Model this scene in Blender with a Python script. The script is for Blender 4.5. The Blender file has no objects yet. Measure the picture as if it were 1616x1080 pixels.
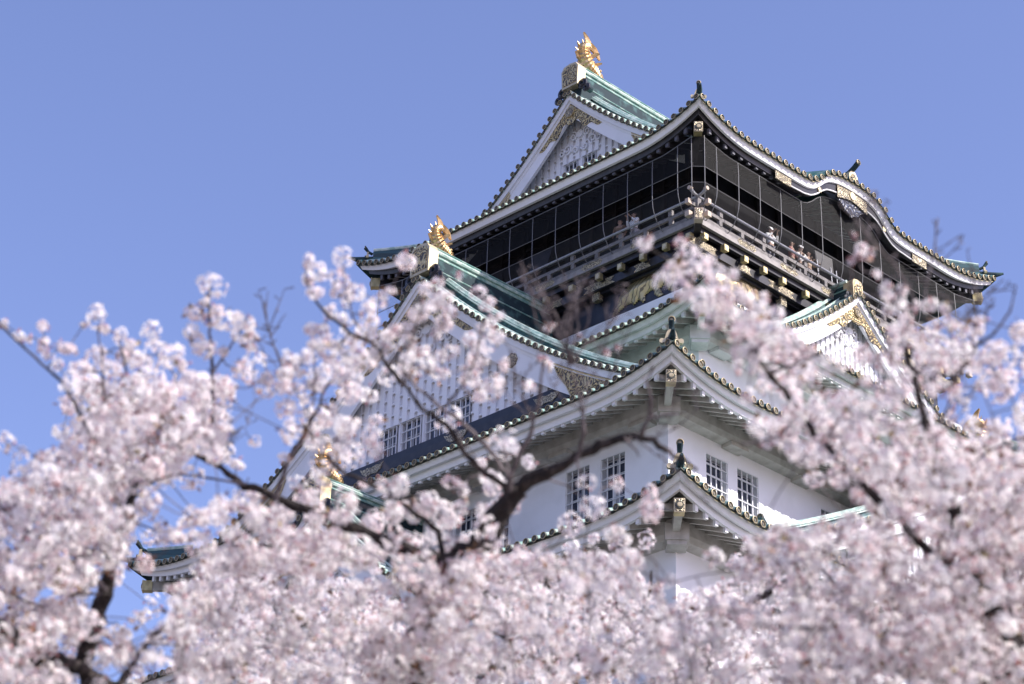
import bpy, math, random
import numpy as np
from math import sin, cos, pi, sqrt, radians, atan2
rnd = random.Random(7)
rng = np.random.default_rng(11)
scene = bpy.context.scene
COL = scene.collection

# ------------------------------------------------------------------ camera, sky, sun, exposure
YAW, TILT, ROLL, FPX = radians(45.436), radians(27.503), radians(1.611), 3816.0
def cam_axes():
    cy, sy, ct, st = cos(YAW), sin(YAW), cos(TILT), sin(TILT)
    f = np.array([cy*ct, sy*ct, st]); r = np.array([sy, -cy, 0.0]); u = np.cross(r, f)
    cr, sr = cos(ROLL), sin(ROLL)
    return cr*r+sr*u, -sr*r+cr*u, f
CR, CU, CF = cam_axes()
EYE = 1.6
cd = bpy.data.cameras.new('camera'); cam = bpy.data.objects.new('camera', cd); COL.objects.link(cam)
cd.sensor_width = 36.0; cd.lens = FPX*36/1616; cd.clip_start = 0.1; cd.clip_end = 6000
cd.dof.use_dof = True; cd.dof.focus_distance = 88.0; cd.dof.aperture_fstop = 4.0
from mathutils import Matrix, Vector
mm = Matrix.Identity(4)
for i in range(3):
    mm[i][0] = CR[i]; mm[i][1] = CU[i]; mm[i][2] = -CF[i]
mm[2][3] = EYE
cam.matrix_world = mm
scene.camera = cam
def pix_dir(x, y):
    d = CF + CR*((x-808)/FPX) - CU*((y-540)/FPX)
    return d/np.linalg.norm(d)
def pix_pt(x, y, dist):
    p = pix_dir(x, y)*dist; return np.array([p[0], p[1], p[2]+EYE])

SUN = np.array([0.40, -1.0, 0.83]); SUN /= np.linalg.norm(SUN)
world = bpy.data.worlds.new("World"); scene.world = world; world.use_nodes = True
wn, wl = world.node_tree.nodes, world.node_tree.links
bg = wn['Background']
sky = wn.new('ShaderNodeTexSky'); sky.sky_type = 'NISHITA'; sky.sun_disc = False
sky.sun_elevation = math.asin(SUN[2]); sky.sun_rotation = atan2(SUN[0], SUN[1])
sky.altitude = 50; sky.air_density = 1.0; sky.dust_density = 1.2; sky.ozone_density = 3.0
tn = wn.new('ShaderNodeMix'); tn.data_type = 'RGBA'; tn.blend_type = 'MULTIPLY'; tn.inputs[0].default_value = 1.0
tn.inputs[7].default_value = (1.10, 0.92, 1.09, 1)      # the camera's cool, slightly violet white balance
wl.new(sky.outputs[0], tn.inputs[6]); wl.new(tn.outputs[2], bg.inputs[0]); bg.inputs[1].default_value = 0.15
sl = bpy.data.lights.new('sun', 'SUN'); sl.energy = 5.0; sl.angle = radians(0.5); sl.color = (1.0, 0.95, 0.88)
so = bpy.data.objects.new('sun', sl); COL.objects.link(so)
so.rotation_euler = Vector(SUN.tolist()).to_track_quat('Z', 'Y').to_euler()
scene.view_settings.view_transform = 'Standard'; scene.view_settings.look = 'None'
scene.view_settings.exposure = 0.62; scene.view_settings.gamma = 1.0
try:
    scene.cycles.max_bounces = 8; scene.cycles.transparent_max_bounces = 12
except Exception: pass

# ------------------------------------------------------------------ materials
MATS = {}
def mat(name, col, rough=0.6, metal=0.0, noise=None, spec=0.5, bump=None, trans=0.0):
    m = bpy.data.materials.new(name); m.use_nodes = True
    nt = m.node_tree; b = nt.nodes['Principled BSDF']
    b.inputs['Base Color'].default_value = (*col, 1); b.inputs['Roughness'].default_value = rough
    b.inputs['Metallic'].default_value = metal; b.inputs['Specular IOR Level'].default_value = spec
    tc = nt.nodes.new('ShaderNodeTexCoord')
    if noise:
        scale, col2, lo, hi = noise
        n = nt.nodes.new('ShaderNodeTexNoise'); n.inputs['Scale'].default_value = scale; n.inputs['Detail'].default_value = 5
        nt.links.new(tc.outputs['Object'], n.inputs['Vector'])
        r = nt.nodes.new('ShaderNodeValToRGB'); r.color_ramp.elements[0].position = lo; r.color_ramp.elements[1].position = hi
        r.color_ramp.elements[0].color = (*col, 1); r.color_ramp.elements[1].color = (*col2, 1)
        nt.links.new(n.outputs[0], r.inputs[0]); nt.links.new(r.outputs[0], b.inputs['Base Color'])
    if bump:
        n2 = nt.nodes.new('ShaderNodeTexNoise'); n2.inputs['Scale'].default_value = bump[0]; n2.inputs['Detail'].default_value = 4
        nt.links.new(tc.outputs['Object'], n2.inputs['Vector'])
        bp = nt.nodes.new('ShaderNodeBump'); bp.inputs['Strength'].default_value = bump[1]; bp.inputs['Distance'].default_value = bump[2]
        nt.links.new(n2.outputs[0], bp.inputs['Height']); nt.links.new(bp.outputs[0], b.inputs['Normal'])
    MATS[name] = m
    return m
mat('plaster', (0.79,0.79,0.82), 0.75, noise=(0.9,(0.70,0.70,0.72),0.48,0.78), bump=(14,0.15,0.02))
mat('plaster_eave', (0.74,0.735,0.72), 0.75, noise=(1.6,(0.50,0.485,0.45),0.45,0.75), bump=(14,0.2,0.02))
mat('plaster_aged_shade', (0.52,0.50,0.47), 0.8, noise=(2.6,(0.36,0.34,0.31),0.4,0.7), bump=(10,0.3,0.03))  # aged plaster; on the rafter bodies its darker tone stands in for shade
mat('plaster_soffit_shade', (0.22,0.20,0.18), 0.85, noise=(2.6,(0.15,0.135,0.12),0.4,0.7))  # soffit darkened: the shadow between the rafters is put into its colour
mat('plaster_green', (0.63,0.64,0.625), 0.75, noise=(1.8,(0.45,0.465,0.44),0.45,0.75))
mat('patina', (0.13,0.26,0.235), 0.42, noise=(3.0,(0.36,0.47,0.415),0.42,0.62), bump=(20,0.2,0.02))
mat('patina_pale', (0.30,0.44,0.39), 0.36, noise=(4.0,(0.55,0.64,0.58),0.4,0.6))
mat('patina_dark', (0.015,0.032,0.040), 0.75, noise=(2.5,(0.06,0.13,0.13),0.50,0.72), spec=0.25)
mat('tile_dark', (0.05,0.052,0.045), 0.5, noise=(5,(0.10,0.11,0.08),0.4,0.7))
mat('gold', (0.66,0.47,0.25), 0.36, 1.0, noise=(5,(0.52,0.34,0.16),0.4,0.65), bump=(9,0.25,0.03))
mat('gold_pale', (0.62,0.52,0.34), 0.48, 0.6, noise=(4,(0.44,0.36,0.22),0.4,0.7))
mat('gold_dull', (0.50,0.42,0.22), 0.45, 0.6, noise=(5,(0.30,0.25,0.13),0.4,0.7))
mat('gold_rim', (0.44,0.36,0.22), 0.55, 0.3)
mat('tile_boss', (0.13,0.11,0.08), 0.6, 0.1)
mat('lacquer_black', (0.010,0.011,0.018), 0.38, noise=(2,(0.022,0.024,0.034),0.4,0.7))
mat('beam_black', (0.012,0.012,0.017), 0.42, noise=(3,(0.034,0.032,0.036),0.4,0.7))
mat('rail_wood', (0.26,0.24,0.225), 0.45, noise=(4,(0.17,0.155,0.15),0.4,0.7))
mat('rail_metal', (0.42,0.43,0.46), 0.4, 0.4)
mat('cable', (0.15,0.15,0.155), 0.45, 0.3)
mat('bar_white', (0.70,0.70,0.71), 0.6)
mat('rafter_end', (0.09,0.09,0.11), 0.6)
mat('rail_tan', (0.42,0.34,0.27), 0.6)
mat('panel_grey', (0.07,0.068,0.07), 0.5)
mat('curtain', (0.42,0.43,0.47), 0.8)
mat('glass_dark', (0.045,0.055,0.085), 0.12, spec=0.8)
mat('stone', (0.30,0.28,0.25), 0.85, noise=(0.6,(0.20,0.19,0.17),0.4,0.6), bump=(2,0.5,0.1))
mat('ground', (0.15,0.135,0.12), 0.95, noise=(0.3,(0.20,0.18,0.155),0.45,0.6))
mat('bark', (0.016,0.011,0.010), 0.9, noise=(16,(0.090,0.070,0.062),0.50,0.72), bump=(30,1.0,0.03))
mat('twig', (0.065,0.050,0.053), 0.8, noise=(18,(0.16,0.135,0.14),0.4,0.65))
mat('bud', (0.32,0.12,0.13), 0.6, noise=(30,(0.50,0.25,0.26),0.4,0.6))
mat('young_leaf', (0.17,0.075,0.035), 0.5, noise=(9,(0.22,0.16,0.05),0.50,0.62))

def nodes_of(name, col=(0.5,0.5,0.5), rough=0.5, metal=0.0):
    m = mat(name, col, rough, metal); nt = m.node_tree
    return m, nt, nt.nodes['Principled BSDF'], [n for n in nt.nodes if n.type == 'TEX_COORD'][0]
def openwork(name, gold_c, hole_c, scale, thr, metal=0.8):
    m, nt, b, tc = nodes_of(name, gold_c, 0.38, metal)
    n = nt.nodes.new('ShaderNodeTexNoise'); n.inputs['Scale'].default_value = scale*0.55; n.inputs['Detail'].default_value = 0.5
    nt.links.new(tc.outputs['Object'], n.inputs['Vector'])
    mp = nt.nodes.new('ShaderNodeMath'); mp.operation = 'MULTIPLY'; mp.inputs[1].default_value = 30.0
    nt.links.new(n.outputs[0], mp.inputs[0])
    sn = nt.nodes.new('ShaderNodeMath'); sn.operation = 'SINE'; nt.links.new(mp.outputs[0], sn.inputs[0])
    r = nt.nodes.new('ShaderNodeValToRGB'); r.color_ramp.elements[0].position = thr; r.color_ramp.elements[1].position = thr+0.14
    r.color_ramp.elements[0].color = (*hole_c, 1); r.color_ramp.elements[1].color = (*gold_c, 1)
    ad = nt.nodes.new('ShaderNodeMath'); ad.operation = 'MULTIPLY_ADD'; ad.inputs[1].default_value = 0.5; ad.inputs[2].default_value = 0.5
    nt.links.new(sn.outputs[0], ad.inputs[0]); nt.links.new(ad.outputs[0], r.inputs[0])
    nt.links.new(r.outputs[0], b.inputs['Base Color'])
    mr = nt.nodes.new('ShaderNodeMath'); mr.operation = 'MULTIPLY'; mr.inputs[1].default_value = metal
    nt.links.new(ad.outputs[0], mr.inputs[0]); nt.links.new(mr.outputs[0], b.inputs['Metallic'])
    bp = nt.nodes.new('ShaderNodeBump'); bp.inputs['Strength'].default_value = 0.8; bp.inputs['Distance'].default_value = 0.04
    nt.links.new(ad.outputs[0], bp.inputs['Height']); nt.links.new(bp.outputs[0], b.inputs['Normal'])
openwork('gold_openwork', (0.60,0.47,0.24), (0.07,0.055,0.035), 8.5, 0.26)
openwork('gold_arabesque', (0.58,0.50,0.34), (0.13,0.11,0.09), 15.0, 0.34, 0.5)
openwork('carved_dark', (0.085,0.095,0.135), (0.012,0.012,0.018), 5.0, 0.35, 0.2)
# tiger: gold with dark wavy stripes
m, nt, b, tc = nodes_of('tiger_gold', (0.62,0.50,0.25), 0.38, 0.75)
w = nt.nodes.new('ShaderNodeTexWave'); w.inputs['Scale'].default_value = 2.6; w.inputs['Distortion'].default_value = 5.0
w.inputs['Detail'].default_value = 1.0; w.inputs['Detail Scale'].default_value = 1.3; w.bands_direction = 'DIAGONAL'
nt.links.new(tc.outputs['Object'], w.inputs['Vector'])
r = nt.nodes.new('ShaderNodeValToRGB'); r.color_ramp.elements[0].position = 0.05; r.color_ramp.elements[1].position = 0.20
r.color_ramp.elements[0].color = (0.17,0.14,0.09,1); r.color_ramp.elements[1].color = (0.50,0.41,0.22,1)
nt.links.new(w.outputs['Fac'], r.inputs[0]); nt.links.new(r.outputs[0], b.inputs['Base Color'])
# ridge side: courses of copper tiles
m, nt, b, tc = nodes_of('patina_courses', (0.2,0.4,0.36), 0.65)
sp = nt.nodes.new('ShaderNodeSeparateXYZ'); nt.links.new(tc.outputs['Object'], sp.inputs[0])
ad = nt.nodes.new('ShaderNodeMath'); ad.operation = 'ADD'; nt.links.new(sp.outputs[0], ad.inputs[0]); nt.links.new(sp.outputs[1], ad.inputs[1])
cb = nt.nodes.new('ShaderNodeCombineXYZ'); nt.links.new(ad.outputs[0], cb.inputs[0]); nt.links.new(sp.outputs[2], cb.inputs[1])
bk = nt.nodes.new('ShaderNodeTexBrick'); bk.inputs['Scale'].default_value = 1.0
bk.inputs['Brick Width'].default_value = 0.42; bk.inputs['Row Height'].default_value = 0.19; bk.inputs['Mortar Size'].default_value = 0.014
bk.inputs['Color1'].default_value = (0.022,0.070,0.085,1); bk.inputs['Color2'].default_value = (0.050,0.130,0.135,1); bk.inputs['Mortar'].default_value = (0.02,0.045,0.05,1)
nt.links.new(cb.outputs[0], bk.inputs['Vector']); nt.links.new(bk.outputs[0], b.inputs['Base Color'])
# wire mesh sheet: real holes in a diamond weave
m, nt, b, tc = nodes_of('wire_mesh', (0.016,0.015,0.014), 0.6, 0.0)
sp = nt.nodes.new('ShaderNodeSeparateXYZ'); nt.links.new(tc.outputs['Object'], sp.inputs[0])
def mth(op, a, bb=None, val=None):
    n = nt.nodes.new('ShaderNodeMath'); n.operation = op
    nt.links.new(a, n.inputs[0])
    if bb is not None: nt.links.new(bb, n.inputs[1])
    if val is not None: n.inputs[1].default_value = val
    return n.outputs[0]
hx_ = mth('ADD', sp.outputs[0], mth('MULTIPLY', sp.outputs[1], val=-1.0))
outs = []
for sgn in (1, -1):
    v = mth('ADD', hx_, mth('MULTIPLY', sp.outputs[2], val=1.0*sgn))
    v = mth('MULTIPLY', v, val=1/0.062); v = mth('FRACT', v); outs.append(mth('LESS_THAN', v, val=0.11))
al = mth('MAXIMUM', outs[0], outs[1]); nt.links.new(al, b.inputs['Alpha'])
# petals
m = bpy.data.materials.new('petal'); m.use_nodes = True; MATS['petal'] = m
nt = m.node_tree; b = nt.nodes['Principled BSDF']; out = nt.nodes['Material Output']
at = nt.nodes.new('ShaderNodeAttribute'); at.attribute_name = 'tint'
rp = nt.nodes.new('ShaderNodeValToRGB'); rp.color_ramp.elements[0].color = (0.80,0.66,0.66,1); rp.color_ramp.elements[1].color = (0.93,0.915,0.89,1)
e = rp.color_ramp.elements.new(0.35); e.color = (0.89,0.83,0.825,1)
nt.links.new(at.outputs['Fac'], rp.inputs[0]); nt.links.new(rp.outputs[0], b.inputs['Base Color'])
b.inputs['Roughness'].default_value = 0.6; b.inputs['Specular IOR Level'].default_value = 0.3
tl = nt.nodes.new('ShaderNodeBsdfTranslucent'); nt.links.new(rp.outputs[0], tl.inputs['Color'])
mx = nt.nodes.new('ShaderNodeMixShader'); mx.inputs[0].default_value = 0.46
nt.links.new(b.outputs[0], mx.inputs[1]); nt.links.new(tl.outputs[0], mx.inputs[2]); nt.links.new(mx.outputs[0], out.inputs['Surface'])

# ------------------------------------------------------------------ mesh builder and tagging
CX, CY = 66.69, 58.08            # plan centre of the tower
TS = 3.75
class MB:
    def __init__(s): s.v = []; s.f = []; s.m = []; s.mats = []
    def mi(s, name):
        if name not in s.mats: s.mats.append(name)
        return s.mats.index(name)
    def add(s, vs, fs, mat):
        n = len(s.v); s.v.extend([tuple(map(float, p)) for p in vs]); k = s.mi(mat)
        for f in fs: s.f.append(tuple(i+n for i in f)); s.m.append(k)
    def boxm(s, c, ax, half, mat):       # centre, 3 axes, 3 half sizes
        c = np.array(c, float); A = [np.array(a, float)*h for a, h in zip(ax, half)]
        vs = [c+sx*A[0]+sy*A[1]+sz*A[2] for sx in (-1,1) for sy in (-1,1) for sz in (-1,1)]
        s.add(vs, [(0,1,3,2),(4,6,7,5),(0,4,5,1),(2,3,7,6),(0,2,6,4),(1,5,7,3)], mat)
    def hexa(s, p8, mat):
        s.add(p8, [(0,1,2,3),(7,6,5,4),(0,4,5,1),(1,5,6,2),(2,6,7,3),(3,7,4,0)], mat)
    def tube(s, pts, rads, mat, n=8, cap=True, squash=None):
        pts = [np.array(p, float) for p in pts]; rings = []
        if np.isscalar(rads): rads = [rads]*len(pts)
        up = np.array([0,0,1.0])
        prev = None
        for i, p in enumerate(pts):
            d = pts[min(i+1, len(pts)-1)]-pts[max(i-1, 0)]; d /= (np.linalg.norm(d)+1e-9)
            if prev is None:
                a = np.cross(d, up)
                if np.linalg.norm(a) < 0.1: a = np.cross(d, [1,0,0])
            else: a = prev - d*np.dot(prev, d)
            a /= np.linalg.norm(a); prev = a; b2 = np.cross(d, a)
            k = squash[i] if squash is not None else 1.0
            rings.append([p+rads[i]*(k*cos(2*pi*j/n)*a+sin(2*pi*j/n)*b2) for j in range(n)])
        vs = [q for r_ in rings for q in r_]; fs = []
        for i in range(len(pts)-1):
            for j in range(n):
                fs.append((i*n+j, i*n+(j+1)%n, (i+1)*n+(j+1)%n, (i+1)*n+j))
        if cap: fs.append(tuple(range(n-1,-1,-1))); fs.append(tuple((len(pts)-1)*n+j for j in range(n)))
        s.add(vs, fs, mat)
    def loft(s, loops, mat, closed=True, caps=True):
        n = len(loops[0]); vs = [q for l in loops for q in l]; fs = []
        for i in range(len(loops)-1):
            for j in range(n if closed else n-1):
                fs.append((i*n+j, i*n+(j+1)%n, (i+1)*n+(j+1)%n, (i+1)*n+j))
        if caps and closed: fs.append(tuple(range(n-1,-1,-1))); fs.append(tuple((len(loops)-1)*n+j for j in range(n)))
        s.add(vs, fs, mat)
    def poly(s, pts2, fn, d0, d1, mat):   # extruded flat outline; fn(u,z,o)->xyz
        n = len(pts2); A = [fn(u, z, d0) for u, z in pts2]; B = [fn(u, z, d1) for u, z in pts2]
        s.add(A+B, [tuple(range(n)), tuple(range(2*n-1, n-1, -1))]+[(i,(i+1)%n,n+(i+1)%n,n+i) for i in range(n)], mat)
    def build(s, name, parent=None, smooth=False, label=None):
        me = bpy.data.meshes.new(name); me.from_pydata(s.v, [], s.f)
        for mn in s.mats: me.materials.append(MATS[mn])
        me.polygons.foreach_set('material_index', np.array(s.m, dtype=np.int32))
        if smooth: me.polygons.foreach_set('use_smooth', np.ones(len(s.f), dtype=bool))
        me.validate(); me.update()
        o = bpy.data.objects.new(name, me); COL.objects.link(o)
        if parent is not None: o.parent = parent
        if label: o['label'] = label
        return o
def empty(name, loc, label, cat, group=None, parent=None):
    o = bpy.data.objects.new(name, None); COL.objects.link(o); o.location = loc; o.empty_display_size = 0.5
    if label: o['label'] = label
    if cat: o['category'] = cat
    if group: o['group'] = group
    return o
def P(side, u, o, z):
    z = z+EYE
    if side == 'L': return (-o, u, z)
    if side == 'R': return (u, -o, z)
    if side == 'F': return (o, u, z)
    return (u, o, z)
def AX(side):      # axes: along, outward, up
    return {'L': ((0,1,0),(-1,0,0),(0,0,1)), 'R': ((1,0,0),(0,-1,0),(0,0,1)), 'F': ((0,1,0),(1,0,0),(0,0,1)), 'K': ((1,0,0),(0,1,0),(0,0,1))}[side]
def bx(mb, side, u, o, z, hu, ho, hz, mat): mb.boxm(P(side, u, o, z), AX(side), (hu, ho, hz), mat)

castle = empty('castle_keep', (CX, CY, 0), 'tall white castle keep with green copper roofs, gold ornaments and a black top storey', 'castle')

# ------------------------------------------------------------------ roof tiers
PITCH = 0.372
def disc(mb, c, n_dir, r, gold=True):
    """round end tile: dark face, gold rim, small gold boss"""
    d = np.array(n_dir, float); d /= np.linalg.norm(d)
    a = np.cross(d, [0,0,1.0]); a /= np.linalg.norm(a); b2 = np.cross(d, a); c = np.array(c, float)
    n = 12; ci = [(cos(2*pi*i/n), sin(2*pi*i/n)) for i in range(n)]
    outer = [c+d*0.012+r*(x*a+y*b2) for x, y in ci]; back = [c-d*0.05+r*(x*a+y*b2) for x, y in ci]
    inner = [c+d*0.018+r*0.85*(x*a+y*b2) for x, y in ci]; deep = [c-d*0.015+r*0.83*(x*a+y*b2) for x, y in ci]
    mb.loft([back, outer], 'tile_dark', caps=False); mb.loft([outer, inner, deep], 'gold_rim', caps=False)
    mb.add(deep+[c-d*0.012], [(i,(i+1)%n,n) for i in range(n)], 'tile_dark')
    boss = [c+d*0.005+r*0.40*(x*a+y*b2) for x, y in ci[::2]]; mb.add(boss, [tuple(range(6))], 'tile_boss')

class Tier:
    def __init__(s, name, hx, hy, zt, rise, rlen, prof, smax, wx, wy, look, gx=None, bumps=None, sides='LR'):
        s.__dict__.update(locals())
    def half(s, side): return s.hy if side in 'LF' else s.hx
    def oe(s, side): return s.hx if side in 'LF' else s.hy
    def rz(s, side, u):
        d = s.half(side)+0.2-abs(u); z = s.rise*max(0.0, 1-d/s.rlen)**2
        if s.bumps and side in s.bumps: z += s.bumps[side](u)
        return z
    def pr(s, t): return s.prof[0]*t+s.prof[1]*t*t
    def hs(s, side, t):
        h = s.half(side)+0.2-t
        if s.gx is not None and side in 'RK': h = max(h, s.gx)
        return h
    def zz(s, side, u, t):        # tile centre height at along u, inward t
        h = s.hs(side, t); ue = u*(s.half(side)+0.2)/h
        base = s.rise*max(0.0, 1-(s.half(side)+0.2-abs(ue))/s.rlen)**2*max(0.0, 1-t/3.5)
        if s.bumps and side in s.bumps: base += s.bumps[side](u)*max(0.0, 1-(t/4.6)**2)
        return s.zt+s.pr(t)+base
def sweep(mb, T, side, sec, mat, n=90, umax=None, extra=None):
    half = T.half(side); oe = T.oe(side); loops = []
    for i in range(n+1):
        u = half*(-1+2*i/n)
        if umax is not None: u = umax[0]+(umax[1]-umax[0])*i/n
        rz = T.rz(side, u*(half+0.2)/half)
        loops.append([P(side, u*(half+(o-oe))/half, o, z+rz+(extra(u) if extra else 0)) for o, z in sec])
    mb.loft(loops, mat)
def make_tier(T):
    roof = MB(); zt = T.zt
    detailed = T.sides
    for side in 'LRFK':
        oe = T.oe(side); half = T.half(side)
        smax = T.smax if side in 'LF' or T.gx is None else (T.hy+0.2)
        if side in 'LF' and T.gx is not None: smax = T.hx+0.2-T.gx+0.9
        nt_ = 14; nu = 70; rows = []
        for i in range(nt_+1):
            t = smax*i/nt_; h = T.hs(side, t)
            if side in 'LF' and T.gx is not None: h = max(h, 0.3)
            rows.append([P(side, h*(-1+2*j/nu), oe+0.2-t, T.zz(side, h*(-1+2*j/nu), t)-0.10) for j in range(nu+1)])
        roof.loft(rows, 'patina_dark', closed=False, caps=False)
    o_roof = roof.build('roof', castle)
    tl = MB()
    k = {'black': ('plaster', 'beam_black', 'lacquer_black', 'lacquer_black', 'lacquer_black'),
         'white': ('plaster', 'plaster', 'bar_white', 'plaster_soffit_shade', 'plaster_aged_shade'),
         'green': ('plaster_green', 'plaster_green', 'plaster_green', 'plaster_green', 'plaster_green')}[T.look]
    for side in detailed:
        fas = MB(); raf = MB(); sof = MB()
        oe = T.oe(side); half = T.half(side)
        smax = T.smax if side in 'LF' or T.gx is None else (T.hy+0.2)
        if side in 'LF' and T.gx is not None: smax = T.hx+0.2-T.gx+0.9
        nk = int((half+0.1)/PITCH)
        for q in range(-nk, nk+1):
            u = q*PITCH
            send = min(smax, half+0.2-abs(u)+0.0)
            if T.gx is not None and side in 'RK' and abs(u) < T.gx-0.2: send = smax
            ns = max(2, int(send/0.8)+1)
            pts = [P(side, u, oe+0.2-send*i/ns, T.zz(side, u, send*i/ns)) for i in range(ns+1)]
            if send > 0.15: tl.tube(pts, 0.108, 'patina', 8, cap=False)
            disc(tl, P(side, u, oe+0.215, T.zz(side, u, 0)), AX(side)[1], 0.118)
            # drooping flat tile between two round ones
            u2 = u+PITCH/2
            if u2 < half:
                arc = [(u2+PITCH*0.42*cos(a), -0.055-0.075*sin(a)) for a in np.linspace(0, pi, 7)]
                z0 = T.zz(side, u2, 0)
                lo = [P(side, a_, oe+0.16, z0+b_) for a_, b_ in arc]; up = [P(side, a_, oe+0.16, z0+b_+0.055) for a_, b_ in arc]
                tl.loft([up, lo], 'tile_dark', closed=False, caps=False)
                lo2 = [P(side, a_, oe+0.165, z0+b_-0.016) for a_, b_ in arc]
                tl.loft([lo, lo2], 'gold_dull', closed=False, caps=False)
        sweep(tl, T, side, [(oe+0.15, zt-0.02), (oe+0.13, zt-0.105), (oe-0.3, zt-0.05), (oe-0.3, zt+0.1)], 'tile_dark', 110)
        f1 = 0.32 if T.look == 'black' else 0.25
        sweep(fas, T, side, [(oe+0.11, zt-0.095), (oe, zt-f1-0.02), (oe-0.12, zt-f1-0.02), (oe-0.12, zt-0.06)], k[0], 110)
        kx = (lambda u: -0.12*(abs(u) < 3.8)*1.0) if False else None
        sweep(fas, T, side, [(oe-0.13, zt-0.16), (oe-0.22, zt-f1-0.22), (oe-0.37, zt-f1-0.22), (oe-0.37, zt-0.1)], k[1], 110)
        # soffit following the roof slope, rafters under it
        wo = T.wx if side in 'LF' else T.wy
        sl_ = 0.42; zs = zt-f1-0.10
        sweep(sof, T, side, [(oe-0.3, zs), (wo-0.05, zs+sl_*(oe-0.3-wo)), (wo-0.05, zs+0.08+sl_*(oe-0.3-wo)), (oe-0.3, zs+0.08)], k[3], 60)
        rp_ = 0.45; nr = int((half-0.45)/rp_)
        for q in range(-nr, nr+1):
            u = (q+0.5)*rp_
            if abs(u) > half-0.5: continue
            if T.bumps and side in T.bumps and abs(u) < 4.1: continue
            oo = oe-0.34; oi = max(wo, oe-(half-abs(u))+0.12)
            if oi > oo-0.2: oi = oo-0.2
            r0 = T.rz(side, u); zb = zs-0.20
            z0 = zb+r0; z1 = zb+sl_*(oo-oi)+r0*(1-(oo-oi)/3.0)
            w_ = 0.055; h_ = 0.22
            raf.hexa([P(side,u-w_,oo,z0),P(side,u+w_,oo,z0),P(side,u+w_,oo,z0+h_),P(side,u-w_,oo,z0+h_),
                      P(side,u-w_,oi,z1),P(side,u+w_,oi,z1),P(side,u+w_,oi,z1+h_),P(side,u-w_,oi,z1+h_)], k[1] if T.look=='black' else 'plaster_aged_shade')  # rafter bodies darker than their ends: shade on the sides painted into the plaster
            bx(raf, side, u, oo+0.02, z0+h_/2, w_+0.012, 0.05, h_/2+0.006, 'rafter_end' if T.look=='black' else k[2])
        # plaster beam box over the wall
        hb = 0.72 if T.look != 'black' else 0.5
        zb = zt-f1-0.10+sl_*(oe-0.3-wo)
        if T.look != 'black':
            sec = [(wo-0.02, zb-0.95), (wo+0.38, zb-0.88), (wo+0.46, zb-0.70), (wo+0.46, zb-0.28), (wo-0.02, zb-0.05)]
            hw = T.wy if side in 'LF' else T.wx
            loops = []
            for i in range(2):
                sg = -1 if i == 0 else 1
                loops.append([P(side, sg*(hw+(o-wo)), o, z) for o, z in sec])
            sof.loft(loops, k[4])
            bandz = zb-0.95
            nb = max(1, int(hw/3.6)); 
            for q in range(-nb, nb+1):      # bracket feet under the beam
                if abs(q*3.6) < hw-0.8 and q != 0:
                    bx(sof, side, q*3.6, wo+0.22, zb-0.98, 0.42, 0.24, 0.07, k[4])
        fas.build('fascia_board', o_roof); raf.build('rafters', o_roof); sof.build('soffit', o_roof)
    tl.build('roof_tiles', o_roof, smooth=False)
    # hips
    corners = [(-1,-1), (-1,1), (1,-1)]
    for sx, sy in corners:
        d = np.array([sx, sy, 0.0]); hb = MB(); c0 = np.array([sx*(T.hx), sy*(T.hy), 0.0])
        side = 'L' if sx < 0 else 'R'
        dn = d/sqrt(2); pv = np.array([-dn[1], dn[0], 0])
        def hipz(t):
            if side == 'L': return T.zz('L', sy*(T.hy+0.2-t), t)
            return T.zz('R', sx*(T.hx+0.2-t), t)
        L_ = T.smax if T.gx is None else (T.hx+0.2-T.gx)
        def hp(t, dz): 
            return np.array([sx*(T.hx+0.2-t), sy*(T.hy+0.2-t), hipz(t)+dz+EYE])
        loops = []
        ts = np.linspace(0.5, L_, 8)
        for t in ts:
            w2 = 0.16; b0 = hp(t, 0.0); loops.append([b0-pv*w2, b0-pv*w2*0.8+[0,0,0.38], b0+[0,0,0.46], b0+pv*w2*0.8+[0,0,0.38], b0+pv*w2])
        hb.loft(loops, 'patina_courses')
        hb.tube([hp(t, 0.50) for t in ts], 0.085, 'patina_pale', 8)
        # lower row of round tile running to the very corner
        hb.tube([hp(0.62,0.08), hp(0.3,0.10), hp(0.0,0.14), hp(-0.22,0.24)], [0.13,0.12,0.11,0.05], 'patina_dark', 8)
        hb.build('hip_ridge', o_roof)
        orn = MB()
        K_ = 0.62 if T.look == 'black' else 0.80
        e0 = hp(0.34, 0.34*K_+0.06)
        arch = [(-0.42,-0.20),(-0.27,-0.17),(-0.20,0.08),(-0.13,0.24),(0,0.29),(0.13,0.24),(0.20,0.08),(0.27,-0.17),(0.42,-0.20),(0.42,-0.36),(0.20,-0.33),(0,-0.2),(-0.20,-0.33),(-0.42,-0.36)]
        fn = lambda u, z, o: e0+(pv*u+np.array([0,0,z])+dn*o)*K_
        orn.poly(arch, fn, -0.06, 0.06, 'gold_pale')
        for sg in (-1, 1): orn.tube([fn(sg*0.38,-0.27,-0.07), fn(sg*0.38,-0.27,0.09)], 0.105*K_, 'gold_pale', 10)
        orn.poly([(a_*0.5, b_*0.55-0.02) for a_, b_ in arch], fn, 0.055, 0.075, 'gold_arabesque')
        orn.tube([fn(0,-0.12,0.0), fn(0,-0.12,0.17)], 0.12*K_, 'tile_dark', 10)
        disc(orn, fn(0, -0.12, 0.18), dn, 0.125*K_)
        orn.tube([fn(0,0.12,-0.30), fn(0,0.30,-0.02), fn(0,0.60,0.20)], [0.10*K_,0.095*K_,0.125*K_], 'patina_dark', 10)
        disc(orn, fn(0,0.61,0.21), dn*0.9+np.array([0,0,-0.15]), 0.145*K_)
        orn.build('ridge_end_tile', o_roof)
        # hip rafter with its gold sheathed end
        hr = MB(); wd = 0.13
        f1 = 0.30 if T.look == 'black' else 0.23
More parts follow.
